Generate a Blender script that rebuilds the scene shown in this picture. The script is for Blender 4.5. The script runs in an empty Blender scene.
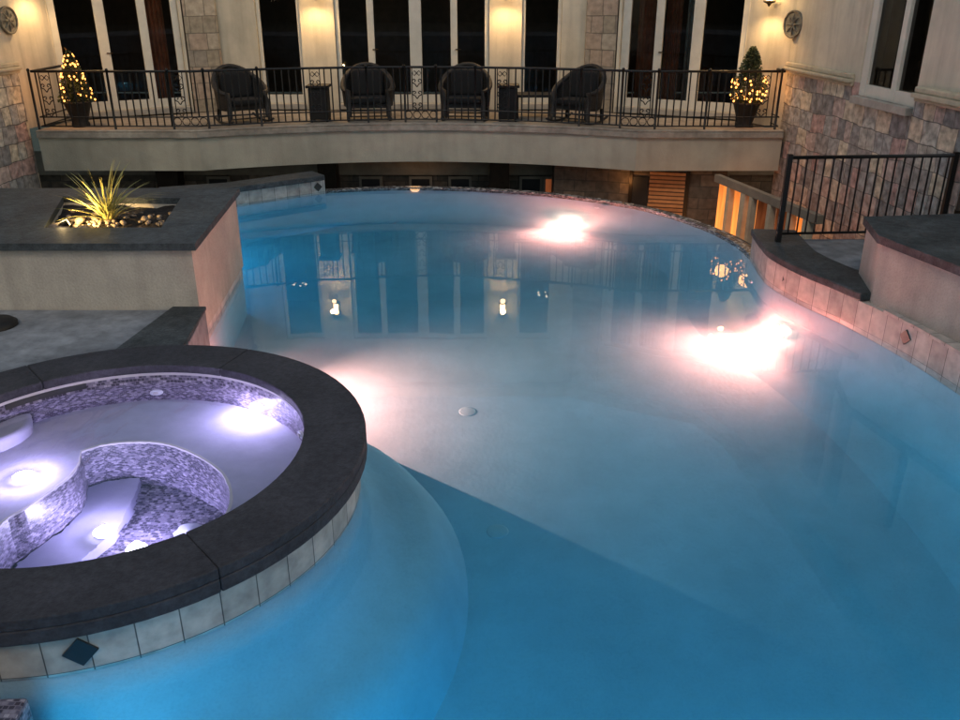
import bpy, bmesh, math, random
from math import pi, sin, cos, radians as R
from mathutils import Vector
from mathutils.geometry import tessellate_polygon
random.seed(7)
SC = bpy.context.scene
COL = SC.collection

# ------------------------------------------------------------------ materials
def new_mat(name):
    m = bpy.data.materials.new(name); m.use_nodes = True
    m.node_tree.nodes.clear()
    return m, m.node_tree
def nd(t, kind, **kw):
    n = t.nodes.new(kind)
    for k, v in kw.items(): setattr(n, k, v)
    return n
def setin(n, **kw):
    for k, v in kw.items(): n.inputs[k.replace('_', ' ')].default_value = v
def c4(c): return (c[0], c[1], c[2], 1)

def pbr(name, col, rough=.7, metal=0, var=.18, scale=6, bump=.15, bscale=40, spec=.3, bdist=.01, big=0.0, streak=0.0, speck=0.0):
    """plain surface: base colour with noise variation and a fine bump"""
    m, t = new_mat(name)
    out = nd(t, 'ShaderNodeOutputMaterial'); b = nd(t, 'ShaderNodeBsdfPrincipled')
    tc = nd(t, 'ShaderNodeTexCoord')
    n1 = nd(t, 'ShaderNodeTexNoise'); setin(n1, Scale=scale, Detail=6, Roughness=.6)
    ramp = nd(t, 'ShaderNodeMapRange'); setin(ramp, From_Min=.3, From_Max=.7, To_Min=1-var, To_Max=1+var)
    mul = nd(t, 'ShaderNodeMix', data_type='RGBA', blend_type='MULTIPLY'); mul.inputs[0].default_value = 1
    mul.inputs[6].default_value = c4(col)
    t.links.new(tc.outputs['Object'], n1.inputs['Vector'])
    t.links.new(n1.outputs['Fac'], ramp.inputs['Value'])
    t.links.new(ramp.outputs[0], mul.inputs[7])
    res = mul.outputs[2]
    if big:
        n3 = nd(t, 'ShaderNodeTexNoise'); setin(n3, Scale=scale*.17, Detail=3)
        r3 = nd(t, 'ShaderNodeMapRange'); setin(r3, From_Min=.35, From_Max=.65, To_Min=1-big, To_Max=1+big)
        m2 = nd(t, 'ShaderNodeMix', data_type='RGBA', blend_type='MULTIPLY'); m2.inputs[0].default_value = 1
        t.links.new(tc.outputs['Object'], n3.inputs['Vector']); t.links.new(n3.outputs['Fac'], r3.inputs['Value'])
        t.links.new(res, m2.inputs[6]); t.links.new(r3.outputs[0], m2.inputs[7]); res = m2.outputs[2]
    for amt, sc_, S_ in ((streak, (3.2, 3.2, .35), 1.6), (speck, (1, 1, 1), 55)):
        if not amt: continue
        mp = nd(t, 'ShaderNodeMapping'); mp.inputs['Scale'].default_value = sc_
        n4 = nd(t, 'ShaderNodeTexNoise'); setin(n4, Scale=S_, Detail=4)
        r4 = nd(t, 'ShaderNodeMapRange'); setin(r4, From_Min=.45, From_Max=.75, To_Min=1, To_Max=1-amt)
        m4 = nd(t, 'ShaderNodeMix', data_type='RGBA', blend_type='MULTIPLY'); m4.inputs[0].default_value = 1
        t.links.new(tc.outputs['Object'], mp.inputs[0]); t.links.new(mp.outputs[0], n4.inputs['Vector']); t.links.new(n4.outputs['Fac'], r4.inputs['Value'])
        t.links.new(res, m4.inputs[6]); t.links.new(r4.outputs[0], m4.inputs[7]); res = m4.outputs[2]
    t.links.new(res, b.inputs['Base Color'])
    b.inputs['Roughness'].default_value = rough; b.inputs['Metallic'].default_value = metal
    b.inputs['Specular IOR Level'].default_value = spec
    if bump:
        n2 = nd(t, 'ShaderNodeTexNoise'); setin(n2, Scale=bscale, Detail=5)
        bp = nd(t, 'ShaderNodeBump'); setin(bp, Strength=bump, Distance=bdist)
        t.links.new(tc.outputs['Object'], n2.inputs['Vector'])
        t.links.new(n2.outputs['Fac'], bp.inputs['Height']); t.links.new(bp.outputs[0], b.inputs['Normal'])
    t.links.new(b.outputs[0], out.inputs[0])
    return m

def tiles(name, stops, bw, bh, mortar=.004, mcol=(.3, .3, .3), rough=.5, constant=True, squash=1.0, freq=2,
          offset=.5, bump=.4, warp=0.0, nvar=.15, spec=.4, wscale=2.0, bdist=.01):
    """uv-mapped (metres) bricks, each with a random colour out of the stops"""
    m, t = new_mat(name)
    out = nd(t, 'ShaderNodeOutputMaterial'); b = nd(t, 'ShaderNodeBsdfPrincipled')
    uv = nd(t, 'ShaderNodeUVMap'); uv.uv_map = 'UVMap'
    vec = uv.outputs[0]
    if warp:
        nz = nd(t, 'ShaderNodeTexNoise'); setin(nz, Scale=wscale, Detail=3)
        t.links.new(vec, nz.inputs['Vector'])
        ma = nd(t, 'ShaderNodeVectorMath', operation='MULTIPLY_ADD')
        ma.inputs[1].default_value = (warp,)*3
        t.links.new(nz.outputs['Color'], ma.inputs[0]); t.links.new(vec, ma.inputs[2]); vec = ma.outputs[0]
    br = nd(t, 'ShaderNodeTexBrick'); br.offset = offset; br.squash = squash; br.squash_frequency = freq
    setin(br, Scale=1, Mortar_Size=mortar, Mortar_Smooth=.2, Bias=0, Brick_Width=bw, Row_Height=bh)
    br.inputs['Color1'].default_value = (0, 0, 0, 1); br.inputs['Color2'].default_value = (1, 1, 1, 1)
    br.inputs['Mortar'].default_value = (.5, .5, .5, 1)
    t.links.new(vec, br.inputs['Vector'])
    rp = nd(t, 'ShaderNodeValToRGB'); rp.color_ramp.interpolation = 'CONSTANT' if constant else 'LINEAR'
    e = rp.color_ramp.elements
    while len(e) < len(stops): e.new(.5)
    for i, (p, c) in enumerate(stops): e[i].position = p; e[i].color = c4(c)
    t.links.new(br.outputs['Color'], rp.inputs[0])
    mx = nd(t, 'ShaderNodeMix', data_type='RGBA'); mx.inputs[7].default_value = c4(mcol)
    t.links.new(br.outputs['Fac'], mx.inputs[0]); t.links.new(rp.outputs[0], mx.inputs[6])
    n1 = nd(t, 'ShaderNodeTexNoise'); setin(n1, Scale=9, Detail=6)
    r1 = nd(t, 'ShaderNodeMapRange'); setin(r1, From_Min=.3, From_Max=.7, To_Min=1-nvar, To_Max=1+nvar)
    t.links.new(uv.outputs[0], n1.inputs['Vector']); t.links.new(n1.outputs['Fac'], r1.inputs['Value'])
    mu = nd(t, 'ShaderNodeMix', data_type='RGBA', blend_type='MULTIPLY'); mu.inputs[0].default_value = 1
    t.links.new(mx.outputs[2], mu.inputs[6]); t.links.new(r1.outputs[0], mu.inputs[7])
    t.links.new(mu.outputs[2], b.inputs['Base Color'])
    b.inputs['Roughness'].default_value = rough; b.inputs['Specular IOR Level'].default_value = spec
    if bump:
        inv = nd(t, 'ShaderNodeMath', operation='MULTIPLY_ADD'); inv.inputs[1].default_value = -1.0
        t.links.new(br.outputs['Fac'], inv.inputs[0]); t.links.new(n1.outputs['Fac'], inv.inputs[2])
        bp = nd(t, 'ShaderNodeBump'); setin(bp, Strength=bump, Distance=bdist)
        t.links.new(inv.outputs[0], bp.inputs['Height']); t.links.new(bp.outputs[0], b.inputs['Normal'])
    t.links.new(b.outputs[0], out.inputs[0])
    return m

def emis(name, col, strength):
    m, t = new_mat(name)
    out = nd(t, 'ShaderNodeOutputMaterial'); e = nd(t, 'ShaderNodeEmission')
    e.inputs[0].default_value = c4(col); e.inputs[1].default_value = strength
    t.links.new(e.outputs[0], out.inputs[0])
    return m

def lit_panel(name, ca, cb, strength, sx=3.0, sz=.4, boards=0):
    """lamp-lit interior seen through a window: emission, uneven"""
    m, t = new_mat(name)
    out = nd(t, 'ShaderNodeOutputMaterial'); e = nd(t, 'ShaderNodeEmission')
    uv = nd(t, 'ShaderNodeUVMap'); uv.uv_map = 'UVMap'
    mp = nd(t, 'ShaderNodeMapping'); mp.inputs['Scale'].default_value = (sx, sz, 1)
    n = nd(t, 'ShaderNodeTexNoise'); setin(n, Scale=1.3, Detail=5)
    rp = nd(t, 'ShaderNodeValToRGB')
    rp.color_ramp.elements[0].position = .35; rp.color_ramp.elements[0].color = c4(ca)
    rp.color_ramp.elements[1].position = .65; rp.color_ramp.elements[1].color = c4(cb)
    t.links.new(uv.outputs[0], mp.inputs[0]); t.links.new(mp.outputs[0], n.inputs['Vector'])
    t.links.new(n.outputs['Fac'], rp.inputs[0])
    t.links.new(rp.outputs[0], e.inputs[0]); e.inputs[1].default_value = strength
    t.links.new(e.outputs[0], out.inputs[0])
    return m

def glass_pane(name, tint=(.5, .5, .52), ior=1.6):
    m, t = new_mat(name)
    out = nd(t, 'ShaderNodeOutputMaterial'); mx = nd(t, 'ShaderNodeMixShader'); fr = nd(t, 'ShaderNodeFresnel')
    fr.inputs[0].default_value = ior
    tr = nd(t, 'ShaderNodeBsdfTransparent'); tr.inputs[0].default_value = c4(tint)
    gl = nd(t, 'ShaderNodeBsdfGlossy'); gl.inputs['Roughness'].default_value = .01
    t.links.new(fr.outputs[0], mx.inputs[0]); t.links.new(tr.outputs[0], mx.inputs[1]); t.links.new(gl.outputs[0], mx.inputs[2])
    t.links.new(mx.outputs[0], out.inputs[0])
    return m

def water_mat(name, absorb, density, scatter=None, sdens=0, bump=.05, bscale=3.0):
    m, t = new_mat(name)
    out = nd(t, 'ShaderNodeOutputMaterial')
    g = nd(t, 'ShaderNodeBsdfGlass'); g.inputs['IOR'].default_value = 1.33; g.inputs['Roughness'].default_value = 0.0
    g.inputs['Color'].default_value = (1, 1, 1, 1)
    tc = nd(t, 'ShaderNodeTexCoord')
    mp = nd(t, 'ShaderNodeMapping'); mp.inputs['Scale'].default_value = (1, .55, 1)
    n = nd(t, 'ShaderNodeTexNoise'); setin(n, Scale=bscale, Detail=2.0, Roughness=.45, Distortion=.3)
    b = nd(t, 'ShaderNodeBump'); setin(b, Strength=bump, Distance=.02)
    t.links.new(tc.outputs['Object'], mp.inputs[0]); t.links.new(mp.outputs[0], n.inputs['Vector'])
    t.links.new(n.outputs['Fac'], b.inputs['Height']); t.links.new(b.outputs[0], g.inputs['Normal'])
    t.links.new(g.outputs[0], out.inputs['Surface'])
    v = nd(t, 'ShaderNodeVolumeAbsorption'); v.inputs[0].default_value = c4(absorb); v.inputs[1].default_value = density
    if scatter:
        s = nd(t, 'ShaderNodeVolumeScatter'); s.inputs[0].default_value = c4(scatter); s.inputs[1].default_value = sdens
        s.inputs['Anisotropy'].default_value = .3
        a = nd(t, 'ShaderNodeAddShader'); t.links.new(v.outputs[0], a.inputs[0]); t.links.new(s.outputs[0], a.inputs[1])
        t.links.new(a.outputs[0], out.inputs['Volume'])
    else:
        t.links.new(v.outputs[0], out.inputs['Volume'])
    return m

M = {}
M['stucco'] = pbr('stucco', (.54, .49, .385), .9, var=.10, scale=3, bump=.5, bscale=70, big=.12, streak=.25)
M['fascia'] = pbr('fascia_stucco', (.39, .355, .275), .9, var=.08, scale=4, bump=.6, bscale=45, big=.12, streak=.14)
M['trim'] = pbr('cast_stone', (.42, .37, .27), .8, var=.15, scale=8, bump=.3, big=.1)
M['slab'] = pbr('balcony_slab', (.29, .25, .20), .85, var=.25, scale=10, bump=.4, big=.2)
M['planterwall'] = pbr('planter_stucco', (.42, .375, .32), .9, var=.12, scale=3, bump=.7, bscale=40, big=.15, streak=.16, speck=.15)
M['frame'] = pbr('painted_frame', (.55, .53, .46), .5, var=.08, bump=.05)
M['sill'] = pbr('sill_stone', (.33, .31, .27), .8, var=.2)
M['bluestone'] = pbr('bluestone_coping', (.052, .060, .064), .6, speck=.5, var=.45, scale=14, bump=.5, bscale=45, spec=.25, big=.25)
M['spacoping'] = pbr('dark_cast_coping', (.047, .046, .054), .6, speck=.25, var=.25, scale=20, bump=.35, bscale=80, spec=.15, big=.15)
M['concrete'] = pbr('patio_concrete', (.19, .20, .215), .85, var=.3, scale=7, bump=.3, bscale=60, big=.3)
M['iron'] = pbr('black_iron', (.006, .006, .006), .5, var=.2, bump=.1, spec=.4)
M['wicker'] = tiles('dark_wicker', [(0, (.018, .016, .015)), (.5, (.03, .027, .024)), (1, (.045, .042, .038))], .05, .016, .003, (.012, .010, .009), .6, False, bump=.8, nvar=.1)
M['cushion'] = pbr('charcoal_cushion', (.016, .016, .016), .95, var=.15, bump=.2)
M['darkbox'] = pbr('black_resin', (.014, .013, .013), .6, var=.2, bump=.1)
M['pot'] = pbr('dark_pot', (.018, .016, .014), .6, var=.3)
M['leaf'] = pbr('topiary_leaf', (.035, .05, .02), .6, var=.5, bump=0)
M['bark'] = pbr('bark', (.06, .04, .025), .9)
M['blade'] = pbr('spiky_leaf', (.30, .28, .09), .5, var=.4, bump=0)
M['shrub'] = pbr('shrub_leaf', (.08, .10, .03), .6, var=.5, bump=0)
M['soil'] = pbr('soil', (.022, .016, .012), .95, var=.5, scale=12, bump=1, bscale=25, bdist=.03)
M['pebble'] = pbr('pebble', (.17, .13, .10), .7, var=.5, scale=10)
M['curtain'] = pbr('red_brown_curtain', (.60, .24, .12), .9, var=.3, scale=5)
M['curtain2'] = pbr('grey_curtain', (.6, .55, .45), .9, var=.3, scale=5)
M['room'] = pbr('room_wall', (.22, .17, .13), .9)
M['bronze'] = pbr('dark_bronze', (.03, .022, .015), .45, metal=.6, var=.2)
M['medal'] = pbr('medallion_plaster', (.16, .145, .11), .8, var=.4, scale=14, bump=.8, bscale=20)
M['plaster'] = pbr('pool_plaster', (.40, .50, .55), .75, var=.05, scale=5, bump=.3, bscale=20, big=.09, speck=.10)
M['spaplaster'] = pbr('spa_plaster', (.40, .39, .50), .7, var=.06, scale=8, bump=.1, big=.06)
M['white'] = pbr('white_plastic', (.7, .72, .74), .4, var=.04, bump=0)
M['drain'] = pbr('drain_cover_grey', (.42, .48, .5), .5, var=.1)
M['dirt'] = pbr('courtyard_ground', (.05, .046, .042), .95, var=.3)
M['land'] = pbr('ground', (.05, .055, .035), .95, var=.4)
stone = [(p_, tuple(k*f_ for k, f_ in zip(c_, (2.05, 2.08, 2.0)))) for p_, c_ in [(0, (.13, .12, .115)), (.16, (.20, .155, .14)), (.30, (.155, .15, .145)), (.44, (.24, .205, .16)),
         (.56, (.105, .10, .10)), (.68, (.20, .185, .165)), (.80, (.185, .125, .115)), (.90, (.27, .235, .185))]]
M['ashlar'] = tiles('ashlar_stone', stone, .36, .29, .007, (.15, .14, .125), .85, True, squash=.6, freq=2, warp=.16, wscale=1.6, nvar=.45, bump=1.0, bdist=.035)
M['pilaster'] = tiles('pilaster_stone', [(0, (.28, .24, .18)), (.3, (.33, .26, .20)), (.6, (.25, .22, .18)), (.8, (.36, .31, .24))],
                      .34, .30, .008, (.16, .14, .11), .85, True, squash=.7, freq=2, warp=.04, nvar=.25, bump=.8)
M['mosaic'] = tiles('pebble_mosaic', [(0, (.05, .045, .065)), (.38, (.10, .09, .13)), (.55, (.22, .20, .25)), (.8, (.34, .31, .36))],
                    .030, .024, .003, (.18, .16, .2), .3, True, nvar=.2, bump=.3, warp=.012, wscale=18)
M['mosaicband'] = tiles('glass_mosaic_band', [(0, (.012, .012, .014)), (.42, (.05, .05, .055)), (.62, (.40, .38, .34)), (.85, (.22, .20, .19))],
                    .055, .045, .005, (.22, .21, .2), .25, True, nvar=.2, bump=.3)
M['facing'] = tiles('travertine_tile', [(0, (.40, .36, .32)), (.35, (.45, .405, .36)), (.7, (.35, .32, .285))],
                    .22, .6, .004, (.09, .085, .08), .5, True, offset=0, nvar=.28, bump=.3, warp=.004)
M['rim'] = pbr('grout_rim', (.55, .52, .5), .6, var=.1)
M['diamond'] = pbr('dark_glass_tile', (.010, .011, .012), .4, var=.3, bump=.05, spec=.7)
M['glass'] = glass_pane('window_glass', (.5, .5, .5), 1.5)
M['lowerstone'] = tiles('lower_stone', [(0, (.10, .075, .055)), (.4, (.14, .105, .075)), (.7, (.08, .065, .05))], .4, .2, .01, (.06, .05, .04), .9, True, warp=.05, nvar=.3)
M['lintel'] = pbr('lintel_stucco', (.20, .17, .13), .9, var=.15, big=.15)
M['lamp_warm'] = emis('lantern_glow', (1, .62, .25), 14)
M['bulb'] = emis('string_bulb', (1, .34, .07), 3.2)
M['spotbulb'] = emis('spot_bulb', (1, .72, .30), 12)
M['poollens'] = emis('pool_lamp_lens', (1, .27, .16), 130)
M['fill_lens'] = emis('led_fill_lens', (.6, .9, 1), 20)
M['spalens'] = emis('spa_lamp_lens', (.80, .70, 1), 22)
M['reflbulb'] = emis('reflection_bulb', (1, .75, .5), 5)
M['litroom'] = lit_panel('lit_window', (.40, .09, .015), (1.0, .30, .06), 1.0, 3.5, .5)
M['dimroom'] = lit_panel('dim_window', (.05, .012, .004), (.22, .06, .02), .5, 3, 1)
M['louver'] = tiles('louvered_wood', [(0, (.30, .13, .05)), (1, (.42, .20, .08))], 3, .07, .010, (.05, .02, .01), .6, False, bump=1)
M['water'] = water_mat('pool_water', (.0, .79, .945), .54, (.8, .95, 1), .012, bump=.05, bscale=2.2)
M['spawater'] = water_mat('spa_water', (.55, .72, .95), .30, bump=.22, bscale=7)

# ------------------------------------------------------------------ mesh builder
class MB:
    def __init__(s): s.v = []; s.f = []; s.uv = []; s.sm = []
    def face(s, pts, uv=None, smooth=False):
        i = len(s.v); s.v += [tuple(p) for p in pts]; s.f.append(tuple(range(i, i+len(pts)))); s.uv.append(uv); s.sm.append(smooth)
    def box(s, x0, x1, y0, y1, z0, z1):
        s.prism([(x0, y0), (x1, y0), (x1, y1), (x0, y1)], z0, z1)
    def prism(s, poly, z0, z1, top=True, bottom=True):
        a = sum(poly[i][0]*poly[(i+1) % len(poly)][1]-poly[(i+1) % len(poly)][0]*poly[i][1] for i in range(len(poly)))
        if a < 0: poly = poly[::-1]
        n = len(poly)
        u = 0
        for i in range(n):
            p, q = poly[i], poly[(i+1) % n]; L = math.hypot(q[0]-p[0], q[1]-p[1])
            s.face([(p[0], p[1], z0), (q[0], q[1], z0), (q[0], q[1], z1), (p[0], p[1], z1)], [(u, z0), (u+L, z0), (u+L, z1), (u, z1)])
            u += L
        if top: s.cap(poly, z1)
        if bottom: s.cap(poly, z0, True)
    def cap(s, poly, z, flip=False, holes=()):
        loops = [[Vector((x, y, 0)) for x, y in poly]]+[[Vector((x, y, 0)) for x, y in h] for h in holes]
        flat = [p for l in loops for p in l]
        for t in tessellate_polygon(loops):
            a, b, c = (flat[k] for k in t)
            nz = (b-a).cross(c-a).z
            if abs(nz) < 1e-9: continue
            tri = [a, b, c] if (nz > 0) != flip else [a, c, b]
            s.face([(p.x, p.y, z) for p in tri], [(p.x, p.y) for p in tri])
    def wall(s, p, q, z0, z1, th, side=1):
        """box standing on segment p-q, thickness th towards the left (side=1) or right"""
        dx, dy = q[0]-p[0], q[1]-p[1]; L = math.hypot(dx, dy); nx, ny = -dy/L*th*side, dx/L*th*side
        s.prism([p, q, (q[0]+nx, q[1]+ny), (p[0]+nx, p[1]+ny)], z0, z1)
    def strip(s, inner, outer, z0, z1, closed=False):
        """solid band between two matching poly-lines"""
        n = len(inner); u = [0]
        for i in range(1, n+1):
            a, b = outer[i-1], outer[i % n]; u.append(u[-1]+math.hypot(a[0]-b[0], a[1]-b[1]))
        rng = range(n if closed else n-1)
        h = z1-z0
        for i in rng:
            j = (i+1) % n; a, b, c, d = inner[i], inner[j], outer[j], outer[i]; ua, ub = u[i], u[i+1]
            w = math.hypot(a[0]-d[0], a[1]-d[1])
            def q(pts, uvs):
                s.face(pts, uvs)
            q([(a[0], a[1], z1), (b[0], b[1], z1), (c[0], c[1], z1), (d[0], d[1], z1)], [(ua, 0), (ub, 0), (ub, w), (ua, w)])
            q([(d[0], d[1], z0), (c[0], c[1], z0), (b[0], b[1], z0), (a[0], a[1], z0)], [(ua, w), (ub, w), (ub, 0), (ua, 0)])
            q([(a[0], a[1], z0), (b[0], b[1], z0), (b[0], b[1], z1), (a[0], a[1], z1)], [(ua, z0), (ub, z0), (ub, z1), (ua, z1)])
            q([(d[0], d[1], z1), (c[0], c[1], z1), (c[0], c[1], z0), (d[0], d[1], z0)], [(ua, z1), (ub, z1), (ub, z0), (ua, z0)])
        if not closed:
            for k in (0, n-1):
                a, d = inner[k], outer[k]
                s.face([(a[0], a[1], z0), (a[0], a[1], z1), (d[0], d[1], z1), (d[0], d[1], z0)])
    def ribbon(s, line, z0, z1, flip=False, smooth=False):
        u = 0
        for p, q in zip(line, line[1:]):
            L = math.hypot(q[0]-p[0], q[1]-p[1])
            f = [(p[0], p[1], z0), (q[0], q[1], z0), (q[0], q[1], z1), (p[0], p[1], z1)]; uv = [(u, z0), (u+L, z0), (u+L, z1), (u, z1)]
            if flip: f.reverse(); uv.reverse()
            s.face(f, uv, smooth); u += L
    def lathe(s, prof, c=(0, 0, 0), n=24, a0=0, a1=2*pi, sx=1, sy=1):
        for i in range(n):
            t0 = a0+(a1-a0)*i/n; t1 = a0+(a1-a0)*(i+1)/n; v = 0
            for (r0, z0), (r1, z1) in zip(prof, prof[1:]):
                L = math.hypot(r1-r0, z1-z0); rr = max(r0, r1)
                P = [(c[0]+r*cos(t)*sx, c[1]+r*sin(t)*sy, c[2]+z) for r, t, z in ((r0, t0, z0), (r0, t1, z0), (r1, t1, z1), (r1, t0, z1))]
                s.face(P, [(t0*rr, v), (t1*rr, v), (t1*rr, v+L), (t0*rr, v+L)], True); v += L
    def tube(s, pts, r, n=6, caps=True, r1=None):
        pts = [Vector(p) for p in pts]; rings = []
        N = len(pts)
        for i, p in enumerate(pts):
            d = (pts[min(i+1, N-1)]-pts[max(i-1, 0)]).normalized()
            up = Vector((0, 0, 1)) if abs(d.z) < .9 else Vector((1, 0, 0))
            a = d.cross(up).normalized(); b = d.cross(a)
            rr = r if r1 is None else r+(r1-r)*i/max(N-1, 1)
            rings.append([p+a*rr*cos(2*pi*k/n)+b*rr*sin(2*pi*k/n) for k in range(n)])
        u = 0
        for i in range(N-1):
            L = (pts[i+1]-pts[i]).length
            for k in range(n):
                k2 = (k+1) % n; w = 2*pi*r/n
                s.face([rings[i][k], rings[i][k2], rings[i+1][k2], rings[i+1][k]], [(u, k*w), (u, k*w+w), (u+L, k*w+w), (u+L, k*w)], n > 5)
            u += L
        if caps: s.face(rings[0]); s.face(rings[-1][::-1])
    def ball(s, c, r, n=8, m=5, sz=1):
        s.lathe([(max(r*sin(pi*i/m), 1e-5), -r*sz*cos(pi*i/m)) for i in range(m+1)], c, n)
    def disc(s, c, nrm, r, th, n=20):
        nrm = Vector(nrm).normalized(); c = Vector(c)
        s.tube([c, c+nrm*th], r, n)
    def build(s, name, mat, parent=None, bevel=0, weld=True):
        me = bpy.data.meshes.new(name)
        vs = s.v; fs = s.f
        me.from_pydata(vs, [], fs)
        ul = me.uv_layers.new(name='UVMap')
        for p, uv in zip(me.polygons, s.uv):
            p.use_smooth = s.sm[p.index]
            if uv is None:
                n = p.normal
                if abs(n.z) > .7: uv = [(me.vertices[v].co.x, me.vertices[v].co.y) for v in p.vertices]
                else:
                    t = Vector((-n.y, n.x, 0)); t.normalize() if t.length else None
                    uv = [(me.vertices[v].co.dot(t), me.vertices[v].co.z) for v in p.vertices]
            for li, c in zip(p.loop_indices, uv): ul.data[li].uv = c
        if weld:
            bm = bmesh.new(); bm.from_mesh(me); bmesh.ops.remove_doubles(bm, verts=bm.verts, dist=1e-5)
            bmesh.ops.recalc_face_normals(bm, faces=bm.faces) if bevel else None
            bm.to_mesh(me); bm.free()
        me.materials.append(mat)
        o = bpy.data.objects.new(name, me); COL.objects.link(o)
        if parent is not None: o.parent = parent
        if bevel:
            b = o.modifiers.new('Bevel', 'BEVEL'); b.width = bevel; b.segments = 2; b.limit_method = 'ANGLE'; b.angle_limit = R(50)
        return o

def tag(o, label=None, cat=None, group=None, kind=None):
    if label: o['label'] = label
    if cat: o['category'] = cat
    if group: o['group'] = group
    if kind: o['kind'] = kind
    return o
def empty(name, loc=(0, 0, 0), rz=0, **kw):
    o = bpy.data.objects.new(name, None); o.location = loc; o.rotation_euler.z = rz; o.empty_display_size = .2
    COL.objects.link(o); return tag(o, **kw)
def child_copy(o, parent):
    c = o.copy(); COL.objects.link(c); c.parent = parent
    for ch in [x for x in SC.objects if x.parent == o]: child_copy(ch, c)
    return c
def copy_thing(o, loc, rz, label):
    kids = [x for x in SC.objects if x.parent == o]
    c = o.copy(); COL.objects.link(c); c.location = loc; c.rotation_euler.z = rz; c['label'] = label
    for ch in kids: child_copy(ch, c)
    return c
def point(loc, power, col, r=.05, parent=None):
    l = bpy.data.lights.new('lamp', 'POINT'); l.energy = power; l.color = col; l.shadow_soft_size = r
    o = bpy.data.objects.new('lamp_light', l); o.location = loc; COL.objects.link(o)
    if parent: o.parent = parent
    return o
def spot(loc, to, power, col, angle, blend=.6, r=.08):
    l = bpy.data.lights.new('lamp', 'SPOT'); l.energy = power; l.color = col; l.shadow_soft_size = r
    l.spot_size = R(angle); l.spot_blend = blend
    o = bpy.data.objects.new('lamp_light', l); o.location = loc
    o.rotation_euler = (Vector(to)-Vector(loc)).to_track_quat('-Z', 'Y').to_euler(); COL.objects.link(o)
    return o
def smooth_line(pts, k=6, closed=False):
    """Catmull-Rom"""
    out = []; n = len(pts)
    for i in range(n if closed else n-1):
        g = (lambda j: pts[j % n]) if closed else (lambda j: pts[max(0, min(n-1, j))])
        p0, p1, p2, p3 = g(i-1), g(i), g(i+1), g(i+2)
        for j in range(k):
            t = j/k
            out.append(tuple(.5*((2*p1[a])+(-p0[a]+p2[a])*t+(2*p0[a]-5*p1[a]+4*p2[a]-p3[a])*t*t+(-p0[a]+3*p1[a]-3*p2[a]+p3[a])*t**3) for a in (0, 1)))
    if not closed: out.append(tuple(pts[-1][:2]))
    return out
def offset(line, d):
    """shift an open poly-line d metres to its left"""
    out = []; n = len(line)
    for i in range(n):
        a = Vector(line[max(i-1, 0)]); b = Vector(line[min(i+1, n-1)]); t = (b-a).normalized()
        out.append((line[i][0]-t.y*d, line[i][1]+t.x*d))
    return out

# ------------------------------------------------------------------ camera
EYE = 3.15
cam = bpy.data.cameras.new('camera'); co = bpy.data.objects.new('camera', cam); COL.objects.link(co)
cam.sensor_width = 36; cam.lens = 854/960*36; cam.clip_end = 2000
co.location = (0, 0, EYE); co.rotation_euler = (R(90-23.5), 0, 0)
SC.camera = co

# ------------------------------------------------------------------ pool
FLOOR = -1.45
DROP = .28
SPA = (-2.48, 4.92)
far = smooth_line([(-3.05, 14.22), (-2.55, 14.44), (-1.38, 14.66), (0.0, 14.52), (1.33, 14.06), (2.51, 13.21), (3.18, 12.11), (3.44, 11.2), (3.47, 10.6)], 6)
right = smooth_line([(3.47, 10.6), (3.40, 9.95), (3.39, 9.5), (3.53, 8.9), (3.75, 8.34), (3.99, 7.48), (4.13, 6.64), (4.22, 5.6), (4.2, 4.4), (4.0, 3.0), (3.6, 1.9)], 6)
leftback = [(-4.9, 12.75), (-3.9, 13.28), (-3.05, 14.22)]
leftback = [(-4.9, 13.05), (-3.9, 13.42), (-2.62, 14.40)]
far = [(-2.62, 14.40)]+[p for p in far if p[0] > -2.5]
spa_arc = [(SPA[0]+1.62*cos(a), SPA[1]+1.62*sin(a)) for a in [R(88)-i*R(248)/48 for i in range(49)]]
left = [(-4.9, 13.05), (-4.9, 9.85), (-2.86, 9.85), (-2.68, 7.62), (-2.55, 6.70)]
near = [(3.6, 1.9), (2.4, .9), (-1.0, .6), (-4.6, .8), (-4.6, 3.9)]
outline = leftback[1:]+far[1:]+right[1:]+near[1:-1]+[(-4.6, 4.2)]+spa_arc[::-1]+[(-2.55, 6.70), (-2.68, 7.62), (-2.86, 9.85), (-4.9, 9.85), (-4.9, 13.05)]

pool = empty('swimming_pool', (0, 8, 0), label='large freeform swimming pool glowing blue under the balcony', cat='swimming pool')
pool.location = (0, 0, 0)
# floor: shallower far half, falling off behind a ridge line towards the camera
RA, RB_ = Vector((-1.12, 6.72)), Vector((1.52, 4.82))
rd = (RB_-RA).normalized(); rn = Vector((-rd.y, rd.x))          # rn points away from the camera
m = MB()
Ss = [-9.8+.3*i for i in range(62)]; Ds = [-9, -6, -4.5]+[-3.6+.15*i for i in range(24)]+[0, .6, 2.2, 5.5, 8, 11]
def fz(s_, d_):
    k = max(0, min(1, (4.0-s_)/3.4)); k = k*k*(3-2*k); q = max(0, min(1, -d_/2.6)); q = q*q*(3-2*q)
    return FLOOR-DROP*k*q
for i in range(len(Ss)-1):
    for j in range(len(Ds)-1):
        P = []
        for a_, b_ in ((i, j), (i+1, j), (i+1, j+1), (i, j+1)):
            v = RA+rd*Ss[a_]+rn*Ds[b_]; P.append((v.x, v.y, fz(Ss[a_], Ds[b_])))
        m.face(P, [(p[0], p[1]) for p in P], j < 27)
m.build('pool_floor', M['plaster'], pool)
def floor_z(x, y):
    v = Vector((x, y))-RA; return fz(v.dot(rd), v.dot(rn))
COVE = [(0, 0), (.01, .35), (.05, .62), (.15, .80), (.33, .91), (.60, .975), (.95, 1.012)]
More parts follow.
